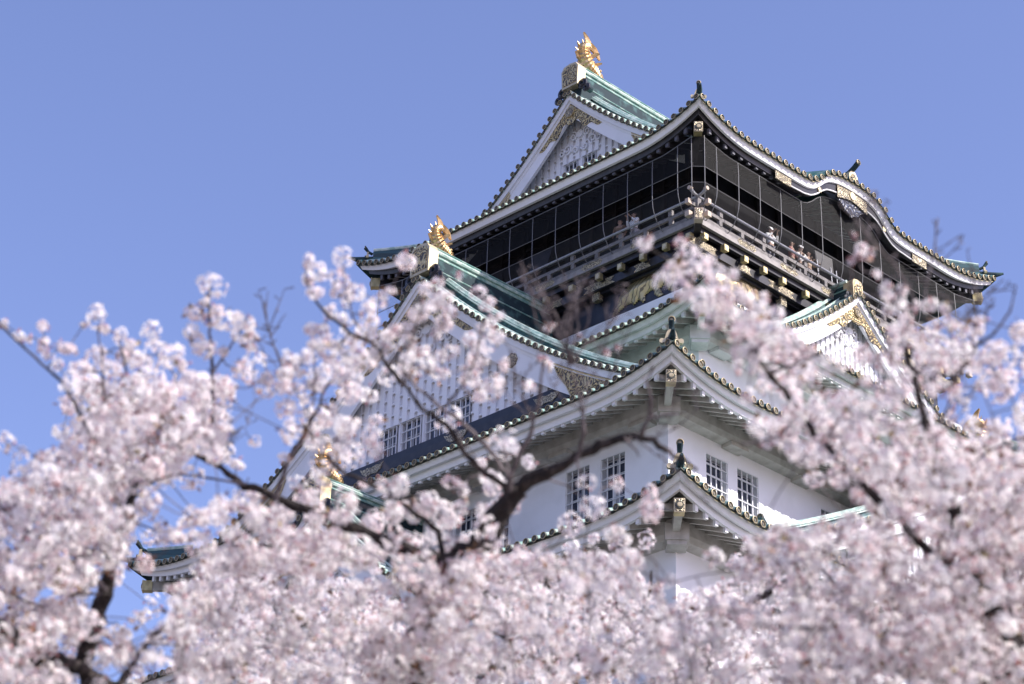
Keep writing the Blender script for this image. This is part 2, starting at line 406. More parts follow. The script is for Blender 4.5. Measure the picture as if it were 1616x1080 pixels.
        def rp2(t, z): return np.array([sx*(T.hx-t), sy*(T.hy-t), z+EYE])
        r0 = T.rz(side, (T.half(side)+0.2)*0.97)
        zc = zt-f1-0.42+r0*0.72
        wl_ = min(T.hx-T.wx, T.hy-T.wy)
        a0 = rp2(0.30, zc); a1 = rp2(wl_+0.1, zc+0.35-r0*0.6)
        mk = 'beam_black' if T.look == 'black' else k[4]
        def beam(p, q, w_, h_, m_): hr.hexa([p-pv*w_-[0,0,h_],p+pv*w_-[0,0,h_],p+pv*w_+[0,0,h_],p-pv*w_+[0,0,h_],q-pv*w_-[0,0,h_],q+pv*w_-[0,0,h_],q+pv*w_+[0,0,h_],q-pv*w_+[0,0,h_]], m_)
        beam(a0-dn*0.34, a1, 0.115, 0.17, mk)
        gm = 'gold_dull'
        beam(a0, a0-dn*0.36, 0.155, 0.20, gm)
        hr.boxm(a0+dn*0.01-np.array([0,0,0.0]), (pv, dn, (0,0,1)), (0.165, 0.02, 0.215), 'gold_pale')
        hr.boxm(a0+dn*0.022, (pv, dn, (0,0,1)), (0.14, 0.02, 0.19), 'gold_arabesque')
        hexr = lambda r_, dd: [a0+dn*dd+pv*r_*cos(x)+np.array([0,0,r_*sin(x)]) for x in np.linspace(0, 2*pi, 9)[:-1]]
        hr.loft([hexr(0.135, 0.04), hexr(0.125, 0.062)], 'tile_dark'); hr.loft([hexr(0.085, 0.06), hexr(0.07, 0.085)], 'gold_pale')
        if T.look != 'black':
            cz = zt-f1-0.10+0.42*(T.hx-0.3-T.wx)-0.78
            cc = np.array([sx*(T.wx+0.2), sy*(T.wy+0.2), cz+EYE])
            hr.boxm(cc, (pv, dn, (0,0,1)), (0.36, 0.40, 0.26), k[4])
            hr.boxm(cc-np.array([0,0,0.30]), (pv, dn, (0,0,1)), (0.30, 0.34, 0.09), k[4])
        hr.build('hip_rafter', o_roof)
    return o_roof

def kara(u):          # the wavy bump in the top eave
    a = abs(u)
    if a > 4.2: return 0.0
    xs = [0,0.3,0.6,0.95,1.3,1.6,1.9,2.1,2.35,2.6,3.0,3.6,4.2]; ys = [1.13,1.13,1.11,1.07,0.99,0.88,0.66,0.47,0.28,0.13,0.03,0,0]
    return float(np.interp(a, xs, ys))
TA = Tier('top_roof', 9.26, 9.26, 48.79, 0.72, 3.2, (0.3474,0.03434), 2.8, 7.5, 7.5, 'black', gx=6.65, bumps={'R': kara})
TB = Tier('fourth_tier_roof', 10.0, 10.0, 40.63, 0.66, 3.4, (0.40,0.03), 2.9, 8.2, 8.2, 'green')
TC = Tier('third_tier_roof', 16.0, 13.75, 34.42, 0.66, 3.8, (0.3084,0.02308), 5.6, 13.87, 11.7, 'white', gx=14.45)
TD = Tier('second_tier_roof', 18.35, 16.1, 28.57, 0.66, 3.8, (0.34,0.02), 4.6, 16.4, 14.2, 'white')
TE = Tier('first_tier_roof', 21.0, 18.75, 21.4, 0.66, 3.8, (0.34,0.02), 4.6, 19.0, 16.8, 'white')
roofs = {}
for T in (TA, TB, TC, TD, TE): roofs[T.name] = make_tier(T)

# ------------------------------------------------------------------ walls with recessed windows
def wall_panel(mb, side, o, u0, u1, z0, z1, holes, mat, rev=0.3):
    us = sorted(set([u0, u1]+[h[0] for h in holes]+[h[1] for h in holes])); zs = sorted(set([z0, z1]+[h[2] for h in holes]+[h[3] for h in holes]))
    for a, b_ in zip(us[:-1], us[1:]):
        for c, d in zip(zs[:-1], zs[1:]):
            mu, mz = (a+b_)/2, (c+d)/2
            if any(h[0] < mu < h[1] and h[2] < mz < h[3] for h in holes): continue
            mb.add([P(side,a,o,c),P(side,b_,o,c),P(side,b_,o,d),P(side,a,o,d)], [(0,1,2,3)], mat)
    for h in holes:
        a, b_, c, d = h; A = [P(side,a,o,c),P(side,b_,o,c),P(side,b_,o,d),P(side,a,o,d)]; B = [P(side,a,o-rev,c),P(side,b_,o-rev,c),P(side,b_,o-rev,d),P(side,a,o-rev,d)]
        mb.add(A+B, [(0,1,5,4),(1,2,6,5),(2,3,7,6),(3,0,4,7)], mat)
def window(parent, side, o, u0, u1, z0, z1, rev=0.3, nv=4, small=False):
    w = MB(); wu = u1-u0; hz = z1-z0
    t = 0.017
    for i in range(nv+1):
        u = u0+wu*i/nv; u = min(max(u, u0+t), u1-t)
        bx(w, side, u, o-0.05, (z0+z1)/2, t, t, hz/2, 'bar_white')
    nh = max(2, int(round(hz/0.36)))
    for i in range(nh+1):
        z = z0+hz*i/nh; z = min(max(z, z0+t), z1-t)
        bx(w, side, (u0+u1)/2, o-0.05+0.03, z, wu/2, 0.014, 0.013, 'bar_white')
        if i < nh: bx(w, side, (u0+u1)/2, o-0.15, z+0.13, wu/2, 0.010, 0.010, 'bar_white')
    wo = w.build('window', parent)
    g = MB(); g.add([P(side,u0,o-rev+0.01,z0),P(side,u1,o-rev+0.01,z0),P(side,u1,o-rev+0.01,z1),P(side,u0,o-rev+0.01,z1)], [(0,1,2,3)], 'glass_dark')
    for f_, ww in ((0.06,0.03),(0.5,0.045),(0.94,0.03)) if u1-u0 > 0.8 else ((0.5,0.02),): bx(g, side, u0+wu*f_, o-rev+0.035, (z0+z1)/2, ww*0.7, 0.018, hz/2-0.01, 'curtain')
    for f_ in (0.03,0.5,0.97) if u1-u0 > 0.8 else (0.5,): bx(g, side, (u0+u1)/2, o-rev+0.03, z0+hz*f_, wu/2-0.002, 0.015, 0.018, 'curtain')
    if not small: bx(g, side, u0+wu*0.60, o-rev+0.04, z0+hz*0.30, 0.045, 0.012, hz*0.22, 'bar_white')
    g.build('window_pane', parent)
def walls(name, wx, wy, z0, z1, mat, wins, label=None):
    for side, wo, hw in (('L',wx,wy),('R',wy,wx),('F',wx,wy),('K',wy,wx)):
        mb = MB(); hs_ = [(a,b_,c,d) for s_, a, b_, c, d in wins if s_ == side]
        wall_panel(mb, side, wo, -hw, hw, z0, z1, hs_, mat)
        ob = mb.build(name, castle)
        for h in hs_: window(ob, side, wo, *h)
def pair(side, us, z0, z1): return [(side, u, u+1.08, z0, z1) for u in us]
cu = []
for c in (-8.5, -3.2, 3.2, 8.5): cu += [c-1.33, c+0.25]
walls('white_wall', 13.87, 11.7, 26.6, 35.6, 'plaster', pair('L', cu, 31.35, 33.33)+pair('R', [-12.0,-10.43,-6.0,-4.45,3.4,4.95,9.4,10.95], 31.45, 33.33))
walls('white_wall', 8.15, 8.15, 34.5, 42.6, 'plaster', pair('R', [-5.6,-3.9,2.8,4.5], 37.3, 38.9))
walls('white_wall', 16.4, 14.2, 22.0, 29.8, 'plaster', pair('L', [-12.5,-11,11.5,10], 25.6, 27.4)+pair('R', [-13.5,-11.9,12.2,10.6], 25.6, 27.4))
walls('white_wall', 19.0, 16.8, 13.4, 24.0, 'plaster', [])
bw = MB()
for s_, hw in (('L',7.5),('R',7.5),('F',7.5),('K',7.5)): wall_panel(bw, s_, 7.5, -7.5, 7.5, 41.0, 45.2, [], 'lacquer_black')
for s_ in 'LR': bx(bw, s_, 0, 7.55, 42.0, 7.55, 0.06, 0.12, 'beam_black'); bx(bw, s_, 0, 7.55, 42.9, 7.55, 0.06, 0.05, 'beam_black')
bw.build('black_wall', castle)
tw = MB()
for s_ in 'LRFK':
    wall_panel(tw, s_, 6.4, -6.4, 6.4, 45.1, 49.9, [], 'lacquer_black')
for s_ in 'LR':
    for q in range(-5, 6): bx(tw, s_, q*1.26, 6.46, 47.4, 0.10, 0.08, 2.4, 'beam_black')
    for z in (46.0, 47.4, 48.6): bx(tw, s_, 0, 6.44, z, 6.4, 0.05, 0.07, 'beam_black')
tw.build('black_wall', castle)
# stone base
sb = MB()
for i in range(8):
    z0 = -1.6+15.2*i/8; z1 = -1.6+15.2*(i+1)/8; f0 = 1+0.28*(1-i/8)**1.6; f1_ = 1+0.28*(1-(i+1)/8)**1.6
    A = [(19.6*f0*a, 17.4*f0*b_, z0+EYE) for a, b_ in ((-1,-1),(1,-1),(1,1),(-1,1))]; B = [(19.6*f1_*a, 17.4*f1_*b_, z1+EYE) for a, b_ in ((-1,-1),(1,-1),(1,1),(-1,1))]
    sb.loft([A, B], 'stone')
sb.build('stone_base', castle)

# ------------------------------------------------------------------ gables
def rake(mb, side, f, zap, ts, sec, mat, u0=0):
    loops = [[P(side, u0+t, o, zap-f(abs(t))+dz) for o, dz in sec] for t in ts]
    mb.loft(loops, mat)
def gable(name, side, ov, zap, f, tmax, zbase, depth, infill_mat='plaster', surface=True, back=3.0, windows=None,
          gold_w=1.7, gold_h=1.0, barge=0.75, scale=1.0, foot=None, medals=None, beam=None, curls=True, kuda=None, ridge_to=None, oni=0.8, battens=True, ends=None):
    ts = np.linspace(-tmax, tmax, 81); tp = np.linspace(0, tmax, 41)
    root = MB()
    # bargeboards
    rake(root, side, f, zap, ts, [(ov-0.10,-0.10),(ov-0.13,-0.36),(ov-0.24,-0.36),(ov-0.24,-0.02)], 'plaster')
    rake(root, side, f, zap, ts, [(ov-0.245,-0.15),(ov-0.27,-0.36-barge),(ov-0.40,-0.36-barge),(ov-0.40,-0.1)], 'plaster')
    rake(root, side, f, zap, ts, [(ov-0.20,-0.365),(ov-0.235,-0.365-0.14*scale),(ov-0.27,-0.365-0.14*scale),(ov-0.27,-0.36)], 'plaster')
    rake(root, side, f, zap, ts, [(ov-0.38,-0.13),(ov-depth-0.1,-0.13),(ov-depth-0.1,-0.07),(ov-0.24,-0.07)], 'plaster')
    g = root.build(name, castle)
    tiles = MB()
    # verge tiles, by arc length
    L_ = [0.0]; 
    for i in range(1, 401):
        a, b_ = tmax*(i-1)/400, tmax*i/400; L_.append(L_[-1]+math.hypot(b_-a, f(b_)-f(a)))
    n = int(L_[-1]/0.395)
    for sg in (-1, 1):
        for i in range(n+1):
            t = float(np.interp((i+0.4)*0.395, L_, np.linspace(0, tmax, 401))); z = zap-f(t)
            if t > tmax-0.05: continue
            tiles.tube([P(side, sg*t, ov, z), P(side, sg*t, ov-0.62, z+0.03)], 0.108, 'patina_pale', 8, cap=False)
            disc(tiles, P(side, sg*t, ov+0.012, z), AX(side)[1], 0.118)
    rake(tiles, side, f, zap, ts, [(ov-0.03,-0.03),(ov-0.05,-0.11),(ov-0.24,-0.10),(ov-0.24,0.0)], 'tile_dark')
    rake(tiles, side, f, zap, ts, [(ov-0.55,-0.06),(ov-0.55,0.06),(ov-back,0.0),(ov-back,-0.06)] if surface else [(ov-0.3,-0.06),(ov-0.3,0.03),(ov-1.2,0.03),(ov-1.2,-0.06)], 'patina_dark')
    if surface:
        for sg in (-1, 1):
            t = 0.35
            while t < tmax-0.2:
                z = zap-f(t); t += 0.36
            nn = int((back-0.9)/PITCH)
            for q in range(nn):
                oq = ov-1.0-q*PITCH
                tiles.tube([P(side, sg*t_, oq, zap-f(t_)+0.0) for t_ in np.linspace(0.1, tmax, 24)], 0.10, 'patina', 7, cap=False)
    tiles.build('verge_tiles', g)
    rg = MB()
    for sg in (-1, 1):      # thin second ridge and the heavy descending ridge
        tt = np.linspace(0.25, tmax, 30)
        rg.tube([P(side, sg*t, ov-0.80, zap-f(t)+0.14) for t in tt], 0.055, 'patina_pale', 7)
        if kuda:
            tt = np.linspace(0.3, kuda, 30); o0 = ov-1.35; h_ = 0.50*scale; w_ = 0.17
            loops = [[P(side, sg*t, o0+w_, zap-f(t)-0.05), P(side, sg*t, o0+w_*0.8, zap-f(t)+h_), P(side, sg*t, o0-w_*0.8, zap-f(t)+h_), P(side, sg*t, o0-w_, zap-f(t)-0.05)] for t in tt]
            rg.loft(loops, 'patina_courses')
            for do, dz, rr in ((0, h_+0.05, 0.085), (0.15, h_*0.97, 0.045), (0.20, h_*0.80, 0.028), (-0.15, h_*0.97, 0.045)):
                rg.tube([P(side, sg*t, o0+do, zap-f(t)+dz) for t in tt], rr, 'patina_pale', 7)
    if ridge_to:
        zr = zap+0.05; hr_ = (ridge_to[1]-zap); 
        o0, o1 = ov-0.45, ridge_to[0]
        for k_, (w_, a, b_) in enumerate(((0.30,-0.3,0.35),(0.27,0.35,0.72),(0.24,0.72,1.0))):
            bx(rg, side, 0, (o0+o1)/2, zap+hr_*(a+b_)/2-0.05, w_, (o0-o1)/2, hr_*(b_-a)/2+0.001*k_, 'patina_dark' if k_ < 2 else 'patina')
            for sg in (-1, 1): rg.tube([P(side, sg*w_, o0, zap+hr_*b_-0.05), P(side, sg*w_, o1, zap+hr_*b_-0.05)], 0.03, 'patina', 6)
        rg.tube([P(side, 0, o0, zap+hr_-0.10), P(side, 0, o1, zap+hr_-0.10)], 0.13, 'patina', 8)
        for sg in (-1, 1):
            rg.tube([P(side, sg*0.28, o0, zap+hr_*0.84), P(side, sg*0.28, o1, zap+hr_*0.84)], 0.07, 'patina_pale', 6)
    rg.build('ridge', g)
    # infill wall
    oi = ov-depth
    inf = MB(); wins = windows or []
    off = 0.125
    tz = np.linspace(-tmax, tmax, 121)
    def top(t): return zap-f(abs(t))-off
    for a, b_ in zip(tz[:-1], tz[1:]):
        za, zb = top(a), top(b_); mid = (a+b_)/2
        lo = zbase
        for w in wins:
            if w[0] < mid < w[1]: lo = w[3]
        if max(za, zb) > lo: inf.add([P(side,a,oi,lo),P(side,b_,oi,lo),P(side,b_,oi,max(zb,lo)),P(side,a,oi,max(za,lo))], [(0,1,2,3)], infill_mat)
        if lo > zbase:
            for w in wins:
                if w[0] < mid < w[1] and w[2] > zbase: inf.add([P(side,a,oi,zbase),P(side,b_,oi,zbase),P(side,b_,oi,w[2]),P(side,a,oi,w[2])], [(0,1,2,3)], infill_mat)
    for w in wins:
        a, b_, c, d = w; A = [P(side,a,oi+0.09,c),P(side,b_,oi+0.09,c),P(side,b_,oi+0.09,d),P(side,a,oi+0.09,d)]; B = [P(side,a,oi-0.14,c),P(side,b_,oi-0.14,c),P(side,b_,oi-0.14,d),P(side,a,oi-0.14,d)]
        inf.add(A+B, [(0,1,5,4),(1,2,6,5),(2,3,7,6),(3,0,4,7)], infill_mat)
    if battens:
        bp_ = 0.40*scale; nb = int(tmax/bp_)
        for q in range(-nb, nb+1):
            u = (q+0.5)*bp_; zt_ = min(top(u-0.1), top(u+0.1))+0.05; z0 = zbase
            for w in wins:
                if w[0]-0.11 < u < w[1]+0.11: z0 = w[3]+0.0
            if zt_-z0 > 0.15:
                bx(inf, side, u, oi+0.045, (zt_+z0)/2, 0.115*scale, 0.045, (zt_-z0)/2, 'plaster')
                u2 = u+bp_/2; z = z0+0.25+(0.22 if q % 2 else 0)
                while z < min(top(u2), zt_)-0.1:
                    if not any(w[0]-0.05 < u2 < w[1]+0.05 and z < w[3]+0.1 for w in wins):
                        bx(inf, side, u2, oi+0.035, z, bp_/2-0.11*scale, 0.032, 0.045, 'plaster')
                        bx(inf, side, u2+0.02, oi+0.075, z-0.05, 0.045, 0.012, 0.02, 'plaster_aged_shade')
                    z += 0.46
    ig = inf.build('gable_infill', g)
    for w in wins: window(g, side, oi+0.06, w[0], w[1], w[2], w[3], rev=0.19, nv=4 if w[1]-w[0] > 0.8 else 3, small=True)
    # gold openwork pendant at the apex
    gp = MB(); tt = np.linspace(-gold_w, gold_w, 25)
    up = [(t, zap-f(abs(t))-0.36-0.14*scale) for t in tt]
    lo = [(t, zap-f(abs(t))-0.36-0.14*scale-gold_h*(max(0, 1-abs(t)/gold_w))**0.75*(0.78+0.22*cos(abs(t)/gold_w*14))-0.02) for t in tt]
    fo = lambda u, z, o: P(side, u, o, z)
    A = [P(side,u,ov-0.225,z) for u, z in up]; B = [P(side,u,ov-0.225,z) for u, z in lo]; A2 = [P(side,u,ov-0.27,z) for u, z in up]; B2 = [P(side,u,ov-0.27,z) for u, z in lo]
    gp.loft([A2, A, B, B2], 'gold_openwork', closed=False, caps=False)
    zc = zap-0.36-0.14*scale-gold_h*0.42
    rr = 0.24*scale
    gp.tube([P(side,0,ov-0.27,zc), P(side,0,ov-0.15,zc)], rr, 'gold_arabesque', 16); gp.tube([P(side,0,ov-0.25,zc), P(side,0,ov-0.165,zc)], rr*1.13, 'gold_pale', 16)
    gp.build('gold_pendant', g)
    if medals:
        for t, dz in medals:
            md = MB(); z = zap-f(abs(t))-0.36-barge*0.5+dz
            pts = lambda r_, o_: [P(side, t+r_*(1+0.06*cos(8*x))*cos(x), o_, z+r_*(1+0.06*cos(8*x))*sin(x)) for x in np.linspace(0, 2*pi, 33)[:-1]]
            md.loft([pts(0.27, ov-0.27), pts(0.27, ov-0.21), pts(0.2, ov-0.18)], 'gold_arabesque'); md.build('gold_medallion', g)
    if foot:
        t0, t1, h_ = foot
        for sg in (-1, 1):
            fm = MB(); tt = np.linspace(t0, t1, 14)
            up = [P(side, sg*t, ov-0.225, zap-f(t)-0.37) for t in tt]
            lo = [P(side, sg*t, ov-0.225, zap-f(t)-0.37-(0.12+(h_-0.12)*min(1, (t-t0)/(t1-t0)*2.2)**0.8*(0.9+0.1*sin(t*9)))) for t in tt]
            upb = [P(side, sg*t, ov-0.29, zap-f(t)-0.37) for t in tt]
            lob = [(p[0], p[1], p[2]) for p in lo]; lob = [tuple(np.array(p)+np.array(AX(side)[1])*-0.06) for p in lo]
            fm.loft([upb, up, lo, lob], 'gold_openwork', closed=False, caps=False)
            rk = [P(side, sg*t, ov-0.20, zap-f(t)-0.40) for t in tt]; fm.tube(rk, 0.03, 'gold_pale', 6)
            fm.tube([tuple(np.array(p)+np.array(AX(side)[1])*0.02) for p in lo], 0.025, 'gold_pale', 6)
            fm.build('gold_foot_plate', g)
    if beam:
        z0, z1, hw = beam; bm = MB()
        bx(bm, side, 0, oi+0.02, (z0+z1)/2, hw, 0.22, (z1-z0)/2, 'lacquer_black')
        bx(bm, side, 0, oi+0.20, z0-0.17, hw+0.2, 0.30, 0.15, 'beam_black')
        for uc in (-6.6, -2.2, 2.2, 6.6):
            pl = [(-0.75,0.22),(-0.5,0.16),(-0.25,0.2),(0,0.14),(0.25,0.2),(0.5,0.16),(0.75,0.22),(0.55,-0.02),(0.3,-0.14),(0,-0.10),(-0.3,-0.14),(-0.55,-0.02)]
            bm.poly([(uc+a*0.85, z0-0.10+b_) for a, b_ in pl], fo, oi+0.505, oi+0.53, 'gold_arabesque')
        bm.build('gable_beam', g)
    if curls:
        cm = MB(); cz = zap-0.36-gold_h-0.34*scale
        def spiral(u, z, r0, turns, dirn, rot):
            pts = []
            for i in range(28):
                a = rot+dirn*2*pi*turns*i/27; r_ = r0*(1-i/27*0.8)
                pts.append(P(side, u+r_*cos(a), oi+0.13, z+r_*sin(a)))
            cm.tube(pts, np.linspace(0.055, 0.035, 28)*scale, 'plaster', 6)
        s_ = scale
        for sg in (-1, 1):
            spiral(sg*0.42*s_, cz, 0.24*s_, 1.4, sg, pi/2); spiral(sg*0.78*s_, cz-0.55*s_, 0.26*s_, 1.4, -sg, -pi/2)
            spiral(sg*1.15*s_, cz-0.62*s_, 0.20*s_, 1.3, sg, pi/2); spiral(sg*0.3*s_, cz-0.78*s_, 0.2*s_, 1.2, sg, 0)
        cm.tube([P(side,0,oi+0.02,cz), P(side,0,oi+0.17,cz)], 0.2*s_, 'plaster', 10)
        cm.build('plaster_scrolls', g)
    # ridge end: gold box with black roundels
    if oni:
        on = MB(); zc = ridge_to[1]-oni*0.62 if ridge_to else zap+oni*0.5+0.15
        w_ = oni*0.5; oc = ov-0.30
        fr = [(-w_*0.92,-oni*0.62),(w_*0.92,-oni*0.62),(w_,oni*0.30),(w_*0.72,oni*0.52),(0,oni*0.58),(-w_*0.72,oni*0.52),(-w_,oni*0.30)]
        fnn = lambda u, z, o: P(side, u, o, z+zc)
        on.poly(fr, fnn, oc-0.30, oc+0.16, 'gold_pale')
        on.poly([(a*0.80, b_*0.80) for a, b_ in fr], fnn, oc+0.15, oc+0.185, 'gold_openwork')
        on.build('ridge_end_tile', g)
        for sg in (-1, 1):
            rb = MB()
            for (uu, zz_, r_) in ((0.60, -0.62, 0.20), (0.84, -0.92, 0.15)):
                c = (sg*uu*oni, zc+zz_*oni)
                for rr in (1.0, 0.62): 
                    pts = [P(side, c[0]+r_*rr*oni*cos(a), oc-0.02+(1-rr)*0.08, c[1]+r_*rr*oni*sin(a)) for a in np.linspace(0, 2*pi, 17)]
                    rb.tube(pts, 0.06*oni, 'lacquer_black', 6)
                rb.tube([P(side, c[0], oc-0.30, c[1]), P(side, c[0], oc, c[1])], r_*oni, 'patina_dark', 14)
            rb.build('ridge_roundel', g)
    if ends:
        for sg in (-1, 1):
            t = ends; em = MB(); c = np.array(P(side, sg*(t+0.12), ov-1.35, zap-f(t)+0.22)); al = np.array(AX(side)[0])*sg; ou = np.array(AX(side)[1])
            arch = [(-0.32,-0.30),(-0.2,0.1),(-0.12,0.26),(0,0.31),(0.12,0.26),(0.2,0.1),(0.32,-0.30),(0.1,-0.34),(0,-0.2),(-0.1,-0.34)]
            fn = lambda u, z, o: c+ou*u+np.array([0,0,z])+al*o
            em.poly(arch, fn, -0.08, 0.08, 'gold_pale'); disc(em, fn(0,-0.05,0.12), al, 0.12)
            em.tube([fn(0,0.2,-0.3), fn(0,0.34,0.02), fn(0,0.58,0.3)], [0.1,0.1,0.115], 'patina_dark', 10); disc(em, fn(0,0.585,0.305), al, 0.125)
            em.build('ridge_end_tile', g)
    return g
fA = lambda t: 55.25-(48.79+0.3474*(9.46-t)+0.03434*(9.46-t)**2) if t > 0 else 0.0
fA0 = fA(1e-6)
fAn = lambda t: (fA(max(t,1e-6))-fA0)*1.0
zA = 55.25-fA0+0.0
gA = gable('gable', 'L', 6.72, zA, fAn, 6.5, 50.0, 0.95, surface=False, windows=[(-0.80,-0.10,51.2,52.35),(0.22,0.94,51.2,52.35)], gold_w=1.75, gold_h=1.0, barge=0.72, kuda=6.3, ridge_to=(-6.5,56.62), oni=0.95, scale=0.9, foot=(3.4,5.0,0.7))
fC = lambda t: -(0.3084*(13.95-t)+0.02308*(13.95-t)**2)
fC0 = fC(0); fCn = lambda t: fC(t)-fC0
zC = 34.42-fC0
gC = gable('gable', 'L', 14.55, zC, fCn, 12.1, 36.62, 0.80, surface=False, windows=[(-2.36,-1.30,36.64,37.85),(-1.04,0.0-0.05,36.64,37.85),(0.17,1.22,36.64,37.85),(1.45,2.42,36.64,37.85)], gold_w=2.9, gold_h=1.25, barge=1.0, scale=1.05,
            foot=(7.0,9.6,1.35), medals=[(-4.9,-0.1),(4.9,-0.1)], beam=(36.18,36.60,9.3), kuda=12.2, ridge_to=(7.6,44.66), oni=1.05, ends=12.2)
gB = gable('gable', 'R', 9.42, 45.0, lambda t: 0.9*t-0.04*t*t, 5.9, 41.2, 0.75, back=2.0, gold_w=1.9, gold_h=0.85, barge=0.62, oni=0.62, scale=0.75, ridge_to=(7.5,45.62), foot=(3.9,5.6,0.6), kuda=5.4)
gD = gable('gable', 'L', 18.95, 32.6, lambda t: 1.0*t-0.032*t*t, 10.5, 25.0, 0.9, back=5.0, gold_w=2.2, gold_h=1.1, barge=0.85, oni=1.0, ridge_to=(13.9,33.75), medals=[(-4.4,0),(4.4,0)], kuda=9.5)
gE = gable('gable', 'R', 15.0, 35.6, lambda t: 0.60*t-0.0075*t*t, 11.0, 29.6, 0.9, back=3.0, gold_w=2.6, gold_h=0.8, barge=0.42, oni=1.0, ridge_to=(11.7,36.85), kuda=11.3, ends=11.3)

# ------------------------------------------------------------------ karahafu (wavy gable board) on the top eave
kb = MB(); tz = np.linspace(-4.6, 4.6, 80); kl = []
for t in tz:
    z = 48.46+kara(t)-0.0; w = 0.34+0.06*cos(t)
    kl.append([P('R', t, 9.18, z), P('R', t, 9.14, z-w), P('R', t, 9.0, z-w), P('R', t, 9.0, z)])
kb.loft(kl, 'beam_black')
kb.tube([P('R', t, 9.16, 48.46+kara(t)-(0.34+0.06*cos(t))) for t in tz], 0.03, 'bar_white', 6)
kbo = kb.build('wavy_gable_board', roofs['top_roof'])
def kplate(ts_, w, top_, mat_):
    kg = MB()
    A = [P('R', t, 9.215, 48.46+kara(t)-top_) for t in ts_]; B = [P('R', t, 9.215, 48.46+kara(t)-top_-w(t)) for t in ts_]
    A0 = [P('R', t, 9.17, 48.46+kara(t)-top_) for t in ts_]; B0 = [P('R', t, 9.17, 48.46+kara(t)-top_-w(t)) for t in ts_]
    kg.loft([A0, A, B, B0], mat_, closed=False, caps=False); kg.build('gold_plate', roofs['top_roof'])
kplate(np.linspace(-0.95,0.95,18), lambda t: 0.40+0.16*abs(t), 0.03, 'gold_arabesque')
kplate(np.linspace(-4.8,-3.85,8), lambda t: 0.36, 0.03, 'gold_arabesque'); kplate(np.linspace(3.85,4.8,8), lambda t: 0.36, 0.03, 'gold_arabesque')
kg = MB(); kg.tube([P('R',0,9.2,49.36), P('R',0,9.26,49.36)], 0.17, 'gold_pale', 14); kg.build('gold_medallion', roofs['top_roof'])
for u_ in (-2.05, 2.05):
    c = (u_, 48.46+kara(u_)-0.2)
    star = [(c[0]+(0.13 if i % 2 == 0 else 0.08)*cos(pi*i/6), c[1]+(0.13 if i % 2 == 0 else 0.08)*sin(pi*i/6)) for i in range(12)]
    kg = MB(); kg.poly(star, lambda u, z, o: P('R', u, o, z), 9.16, 9.205, 'gold_pale'); kg.build('gold_flower', roofs['top_roof'])
kp = MB(); pend = [(-0.95,49.12),(-0.5,49.22),(0,49.26),(0.5,49.22),(0.95,49.12),(0.8,48.95),(0.55,48.80),(0.42,48.62),(0.15,48.55),(0,48.44),(-0.15,48.55),(-0.42,48.62),(-0.55,48.80),(-0.8,48.95)]
kp.poly(pend, lambda u, z, o: P('R', u, o, z), 9.06, 9.14, 'carved_dark'); kp.build('carved_pendant', roofs['top_roof'])
kr = MB()
for i_, (w_, a, b_) in enumerate(((0.2,49.9,50.2),(0.16,50.2,50.45))): bx(kr, 'R', 0, 7.9, (a+b_)/2, w_, 1.25, (b_-a)/2, 'patina_courses')
kr.tube([P('R',0,9.15,50.48), P('R',0,6.6,50.5)], 0.1, 'patina', 8)
for sg in (-1,1): kr.tube([P('R',sg*0.18,9.15,50.3), P('R',sg*0.18,6.6,50.3)], 0.04, 'patina_pale', 6)
arch = [(-0.5,-0.34),(-0.3,-0.22),(-0.26,0.14),(-0.12,0.32),(0,0.36),(0.12,0.32),(0.26,0.14),(0.3,-0.22),(0.5,-0.34),(0.45,-0.42),(-0.45,-0.42)]
kr.poly([(a, 50.15+b_) for a, b_ in arch], lambda u, z, o: P('R', u, o, z), 9.12, 9.32, 'gold_pale')
kr.poly([(a*0.6, 50.15+b_*0.6) for a, b_ in arch], lambda u, z, o: P('R', u, o, z), 9.31, 9.34, 'gold_openwork')
kr.tube([P('R',0,9.0,50.42), P('R',0,9.35,50.60), P('R',0,9.6,50.78)], 0.11, 'patina_dark', 10); disc(kr, P('R',0,9.605,50.785), (0,-1,0.1), 0.125)
kr.build('wavy_gable_ridge', roofs['top_roof'])

